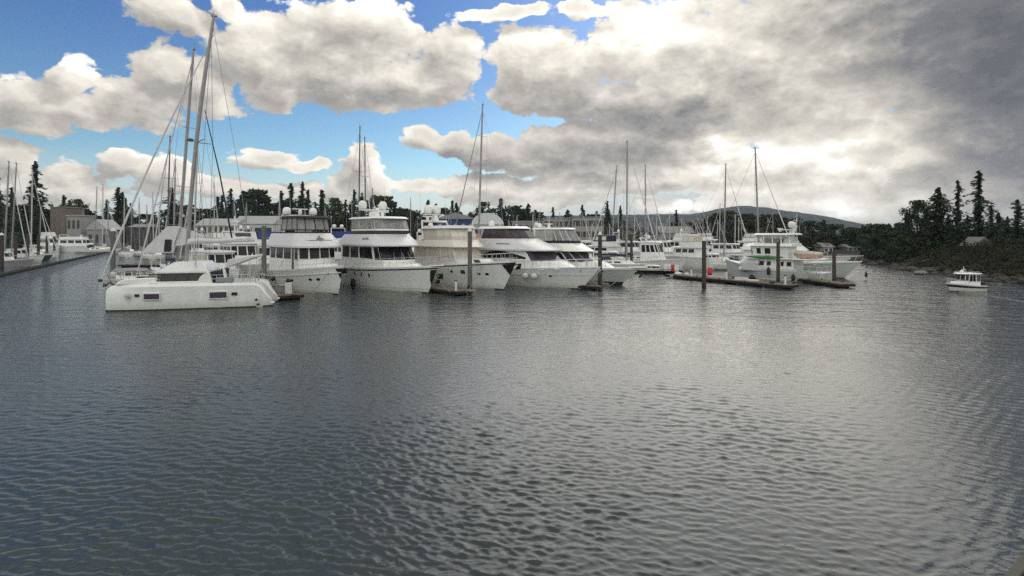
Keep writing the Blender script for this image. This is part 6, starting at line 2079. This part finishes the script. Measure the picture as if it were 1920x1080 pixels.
for k, px, yt, Y in BELT:
    tree(k, px, yt, Y, {'bare': 'leafless brownish tree in the belt under the hill', 'round': 'rounded olive tree in the low belt behind the masts', 'round_b': 'broad dark tree in the low belt behind the masts', 'fir': 'dark fir in the low belt under the skyline', 'fir_b': 'dark fir in the low belt under the skyline', 'ragged': 'ragged fir in the low belt under the skyline'}[k], rt.uniform(1.0, 1.5), rot=rt.uniform(0, 6.28), name='broadleaf_tree' if k in ('bare', 'round', 'round_b') else 'conifer_tree', group='low belt of trees under the skyline')


def hh(px, Y):
    x = (px - 960) / FPX * Y
    return float(head_h(np.array([[x]]), np.array([[float(Y)]]))[0, 0]) - .2


HEROES = [
    ('hero_bushy', 1720, 376, 108, 'open round topped fir, leftmost of the tall trees on the headland', 1.05), ('hero_cone', 1760, 352, 104, 'broad dark cone shaped fir second from left of the headland tall trees', 1.3),
    ('hero_open', 1796, 339, 104, 'sparse fir with bare gaps between boughs, between dark cone and tallest tree', 1.3), ('hero_tuft', 1836, 321, 98, 'tallest tree on the headland, thin with a tufted crown', 1.35),
    ('hero_ragged', 1858, 385, 97, 'bushy fir leaning right beside the tallest headland tree', 1.05), ('hero_ragged', 1908, 374, 88, 'dark fir cut by the right edge of the picture', 1.3), ('hero_cone', 1889, 406, 92, 'lower fir between tallest tree and right edge fir', 1.1),
    ('hero_cone', 1700, 398, 118, 'dark fir standing left of the open round topped fir', 1.1), ('hero_cone', 1738, 392, 114, 'dark fir between open round topped fir and the broad cone', 1.1), ('hero_cone', 1778, 402, 112, 'shorter fir between the broad cone and the sparse fir', 1.25),
    ('hero_cone', 1814, 404, 108, 'shorter fir between sparse fir and tallest tree', 1.25), ('hero_cone', 1872, 398, 101, 'dark fir behind the bushy leaning fir', 1.2), ('hero_ragged', 1925, 392, 92, 'ragged fir just past the right edge', .9),
    ('hero_round', 1740, 425, 112, 'bushy tree under the broad cone shaped fir', 1.2), ('hero_round', 1786, 430, 110, 'bushy tree between cone shaped fir and sparse fir', 1.2), ('hero_round', 1822, 436, 108, 'bushy tree left of the pale house', 1.1), ('hero_round', 1700, 432, 115, 'bushy tree left of the open round topped fir', 1.2),
    ('hero_round', 1872, 440, 100, 'bushy tree just right of the pale house', 1.1), ('hero_round', 1912, 440, 95, 'bushy tree at the right edge below the fir', 1.2), ('hero_cone', 1680, 428, 125, 'pointed dark fir at the right end of the jagged belt', .9),
]
for k, px, yt, Y, lab, wd in HEROES:
    tree(k, px, yt, Y, lab, wd, hh(px, Y), name='conifer_tree' if k != 'hero_round' else 'broadleaf_tree', group='trees on the headland', rot=rt.uniform(0, 6.28))
for px in range(1608, 1700, 7):
    Y = rt.uniform(128, 146) if px > 1640 else rt.uniform(168, 176)
    base = hh(px, Y) if px > 1640 else None
    tree(rt.choice(('slim', 'fir', 'round_b', 'fir_b')), px + rt.uniform(-2, 2), 421 + rt.uniform(0, 9) - (px - 1608) * .03, Y, 'small dark tree in the jagged belt left of the headland tall trees', rt.uniform(1.2, 1.8), base, rot=rt.uniform(0, 6.28), group='jagged belt of trees on the headland')
for px in range(1640, 1935, 9):
    Y = rt.uniform(100, 128) if px < 1800 else rt.uniform(86, 118)
    tree(rt.choice(('round_b', 'round_b', 'fir_b', 'round')), px + rt.uniform(-5, 5), 424 + rt.uniform(0, 26), Y, 'dark understorey tree in the wood on the headland', rt.uniform(1.2, 1.6), hh(px, Y), name='broadleaf_tree', rot=rt.uniform(0, 6.28), group='understorey of the headland wood')


rt2 = random.Random(77)
for k in range(60):
    px, Y = rt2.uniform(1665, 1935), rt2.uniform(62, 112)
    x = (px - 960) / FPX * Y
    s_ = poly_sd(np.array([[x]]), np.array([[Y]]), HEAD)[0, 0]
    if s_ < 5 or s_ > 26 or (1815 < px < 1868 and Y < 94): continue
    zg = hh(px, Y)
    yb = HOR + (CAM_H - zg) * FPX / Y
    tree(rt2.choice(('hero_round', 'round_b', 'hero_bushy')), px, yb - rt2.uniform(16, 34), Y, 'low bushy tree growing on the headland bank above the rocks', rt2.uniform(1.1, 1.7), zg, name='broadleaf_tree', rot=rt2.uniform(0, 6.28), group='low bushy trees on the headland bank')


# shrubs on the bank: nobody could count them
def shrubs():
    rd = random.Random(31)
    vs, fs = [], []
    n = 0
    while n < 860:
        px, Y = rd.uniform(1600, 1940), rd.uniform(58, 128)
        x = (px - 960) / FPX * Y
        s = poly_sd(np.array([[x]]), np.array([[Y]]), HEAD)[0, 0]
        if s < 1.5 or s > 34: continue
        if Y > 92 and x < 76 and rd.random() < .8: continue
        n += 1
        z = float(head_h(np.array([[x]]), np.array([[Y]]))[0, 0])
        r = rd.uniform(.5, 1.25) * (1 + .04 * s)
        c = Vector((x, Y, z + r * .35))
        for q in range(int(70 * r)):
            d = Vector((rd.gauss(0, 1), rd.gauss(0, 1), rd.gauss(0, .7))).normalized() * r * rd.random() ** .45
            p = c + d
            sz = rd.uniform(.07, .17)
            t = Vector((rd.gauss(0, 1), rd.gauss(0, 1), rd.gauss(0, 1))).normalized()
            nn = t.cross(Vector((rd.gauss(0, 1), rd.gauss(0, 1), rd.gauss(0, 1)))).normalized()
            o = len(vs)
            vs += [p - t * sz, p + nn * sz * .7, p + t * sz, p - nn * sz * .7]
            fs.append((o, o + 1, o + 2, o + 3))
    o = MB().add(vs, fs).build('shrubbery', SHRUB, smooth=False)
    tag(o, 'olive and brown shrubs covering the bank below the headland trees', 'shrubs', kind='stuff')


shrubs()


def rocks():
    rd = random.Random(41)
    mb = MB()
    for k in range(330):
        i = rd.randrange(len(SHORE) - 1)
        f = rd.random()
        a, b = Vector(SHORE[i]), Vector(SHORE[i + 1])
        p = a.lerp(b, f)
        p.x += rd.uniform(-.6, 3.5)
        r = rd.choice((.25, .35, .5, .5, .8)) * rd.uniform(.7, 1.2)
        z = float(head_h(np.array([[p.x]]), np.array([[p.y]]))[0, 0])
        rings = []
        for j in range(5):
            th = math.pi * (j + .1) / 4.2
            rings.append([(p.x + r * math.sin(th) * math.cos(q) * rd.uniform(.75, 1.2), p.y + r * math.sin(th) * math.sin(q) * rd.uniform(.75, 1.2), max(z, -.1) - r * .55 * math.cos(th) + r * .1) for q in [2 * math.pi * w / 7 for w in range(7)]])
        mb.loft(rings)
    tag(mb.build('shore_rubble', ROCK, angle=25), 'dark rocks strewn along the headland waterline', 'rocks', kind='stuff')
    for (px, py, r, lab) in ((1726, 512, .75, 'pale boulder on the waterline left of the small cruiser'), (1740, 490, .7, 'pale boulder on the bank above the waterline')):
        p = Wt(px, py, .2 if py > 500 else 1.3)
        t = thing('boulder', lab, 'boulder', p)
        b = MB().ball((0, 0, 0), (r * 1.2, r, r * .55), 9, 6)
        b.v = [(x * rd.uniform(.88, 1.12), y * rd.uniform(.88, 1.12), z * rd.uniform(.9, 1.1)) for x, y, z in b.v]
        b.build('stone', mat('boulder_pale', (.20, .195, .18), .9, var=.25, scale=3, bump=.03), t)


rocks()


# ------------------------------------------------------------------ buildings
def building(px0, px1, ytop, Y, label, depth=10., wall=None, roof=None, kind='flat', rows=0, cols=0, rise=0., zb=None, rot=0., wm=None, door=False, win=(.55, .5), name='building'):
    a, b = P(px0, ytop, Y), P(px1, ytop, Y)
    w = b.x - a.x
    zt = a.z
    zb = far_h((a.x + b.x) / 2, Y) - .3 if zb is None else zb
    t = thing(name, label, 'building', ((a.x + b.x) / 2, Y, zb), rot)
    h = zt - zb - rise
    MB().box(-w / 2, w / 2, 0, depth, 0, h).build('wall', wall or WHITEWALL, t, bevel=.03)
    if kind == 'flat':
        MB().box(-w / 2 - .3, w / 2 + .3, -.3, depth + .3, h + .003, h + max(.35, rise)).build('roof', roof or ROOFG, t, bevel=.04)
    elif kind == 'gable':      # ridge running away from the camera
        MB().prism([(-w / 2 - .6, h + .003), (w / 2 + .6, h + .003), (0, h + rise)], 'y', -.4, depth + .4).build('roof', roof or ROOFG, t)
    elif kind == 'ridge':      # ridge parallel to the picture
        MB().prism([(-.5, h + .003), (depth + .5, h + .003), (depth / 2, h + rise)], 'x', -w / 2 - .5, w / 2 + .5).build('roof', roof or ROOFG, t)
    elif kind == 'arch':
        pr = [(-w / 2 * math.cos(math.pi * i / 10) * 1.03, h + .003 + rise * math.sin(math.pi * i / 10)) for i in range(11)]
        MB().prism(pr, 'y', -.2, depth).build('roof', roof or ROOFW, t)
    for r in range(rows):
        for c in range(cols):
            cw = w / cols
            x = -w / 2 + (c + .5) * cw
            rh = h / rows
            z = r * rh + rh * .25
            f = MB().box(x - cw * win[0] / 2, x + cw * win[0] / 2, -.09, .02, z, z + rh * win[1]).build('window', wm or WINB, t)
    if door:
        MB().box(-.5, .5, -.1, .02, 0.02, 2.1).build('door', ROOFD, t)
    return t


building(94, 121, 389, 222, 'tan windowless concrete block behind the left basin, front block', 9, TANWALL, ROOFG, rows=1, cols=3, win=(.06, .55), wm=GREYWALL)
building(119.5, 130, 391, 226, 'narrower tan block joined to the right of the tan concrete block', 8, GREYWALL, ROOFG, rows=2, cols=1, win=(.3, .3))
building(125, 151, 405, 206, 'small white two storey house right of the tan block with square windows', 7, GREYWALL, ROOFW, rows=2, cols=3, win=(.5, .5))
building(163, 200, 411, 205, 'gabled boathouse with grey roof and white posts beside the left basin', 8, GREYWALL, ROOFW, kind='gable', rise=4.0, rows=1, cols=3, win=(.5, .5))
building(242, 276, 420, 205, 'dark brown shed behind the left masts', 8, ROOFD, ROOFG, kind='ridge', rise=1.2, rows=1, cols=3)
building(368, 440, 409, 186, 'long pale boat shed with dark arched openings, left half', 10, WHITEWALL, ROOFW, kind='ridge', rise=2.6, rows=1, cols=7, win=(.55, .7), zb=0.6)
building(438, 512, 404, 190, 'long pale boat shed with wide dark doorways, taller right half', 10, WHITEWALL, ROOFW, kind='ridge', rise=3.0, rows=1, cols=4, win=(.7, .6), zb=0.6)
building(818, 890, 398, 172, 'blue walled building with shallow pale roof and white framed windows', 12, BLUEWALL, ROOFG, kind='gable', rise=2.2, rows=2, cols=5, win=(.4, .45), wm=ROOFW, zb=0.6)
building(885, 943, 399, 166, 'white arched tent shed right of the blue walled building', 12, ROOFW, WHITEC, kind='arch', rise=3.6, rows=0, zb=0.6)
building(882, 900, 424, 130, 'small hut with bright blue wall under the tall single mast', 3, mat('wall_bright_blue', (.03, .07, .30), .7), ROOFG, kind='gable', rise=.9, zb=0.6, rows=1, cols=1)
building(1020, 1076, 410, 205, 'beige condominium block with balconies, left wing', 12, CONDO, ROOFG, rows=3, cols=6, win=(.7, .5))
building(1074, 1132, 408, 200, 'beige condominium block with long balconies, right wing', 12, CONDO, ROOFG, rows=3, cols=4, win=(.85, .5))
building(960, 1016, 416, 210, 'grey low building left of the condominium behind the raked yacht', 10, GREYWALL, ROOFW, rows=2, cols=5)
building(1240, 1300, 424, 190, 'pale house with greenish wall half hidden by the masts under the hill', 9, mat('wall_green_grey', (.30, .33, .29), .8), ROOFG, kind='ridge', rise=2.4, rows=1, cols=4)
building(1545, 1562, 455, 168, 'small pale cottage on the far shore behind the trawler', 6, WHITEWALL, ROOFG, kind='ridge', rise=1.4, rows=1, cols=2)
building(1590, 1608, 458, 168, 'low pale cottage further right on the far shore', 6, GREYWALL, ROOFG, kind='ridge', rise=1.0, rows=1, cols=2)
# house among the headland trees
building(1829, 1857, 444, 92, 'pale gabled house half hidden among the headland trees', 2.5, mat('house_wall', (.17, .17, .16), .8), MATS['house_wall'], kind='gable', rise=1.6, rows=1, cols=3, zb=hh(1842, 92) + .6, win=(.22, .5), name='house')

# ------------------------------------------------------------------ edge of the camera's own building, bottom right
def roof_edge():
    a, b = P(1846, 1118, 2.6), P(1965, 985, 2.9)
    d = (b - a).normalized()
    t = thing('parapet', 'weathered metal capped parapet crossing the bottom right corner', 'parapet', a)
    n = Vector((d.y, -d.x, 0)).normalized()                 # towards the building (right, back)
    up = Vector((0, 0, 1))
    def bar(o0, o1, z0, z1):
        r = []
        for p in (Vector((0, 0, 0)) - d * 1.5, d * 2.2):
            r.append([p + n * o0 + up * z0, p + n * o1 + up * z0, p + n * o1 + up * z1, p + n * o0 + up * z1])
        return MB().loft(r)
    bar(0, .045, -.05, 0).build('cap_lip', mat('parapet_metal', (.10, .10, .082), .7, metal=.1, var=.25, scale=9), t, bevel=.006)
    bar(.047, .075, -.06, -.022).build('cap_groove', DOCKS, t)
    bar(.077, .10, -.05, -.008).build('cap_edge', MATS['parapet_metal'], t, bevel=.004)
    bar(.102, .9, -.9, -.03).build('parapet_wall', mat('parapet_dark', (.03, .032, .04), .8, var=.2), t)


roof_edge()


# ------------------------------------------------------------------ sea air: pale even haze over the whole scene
def haze():
    o = MB().box(-5300, 5300, -5300, 5300, -3, 192).build('haze', MATS['gelcoat_white'], smooth=False)
    m = bpy.data.materials.new('sea_haze')
    m.use_nodes = True
    t = m.node_tree
    t.nodes.clear()
    v = t.nodes.new('ShaderNodeVolumePrincipled')
    v.inputs['Color'].default_value = (.70, .80, .95, 1)
    v.inputs['Density'].default_value = .00010
    v.inputs['Anisotropy'].default_value = .2
    out = t.nodes.new('ShaderNodeOutputMaterial')
    t.links.new(v.outputs[0], out.inputs['Volume'])
    o.data.materials.clear()
    o.data.materials.append(m)
    tag(o, kind='stuff')


haze()
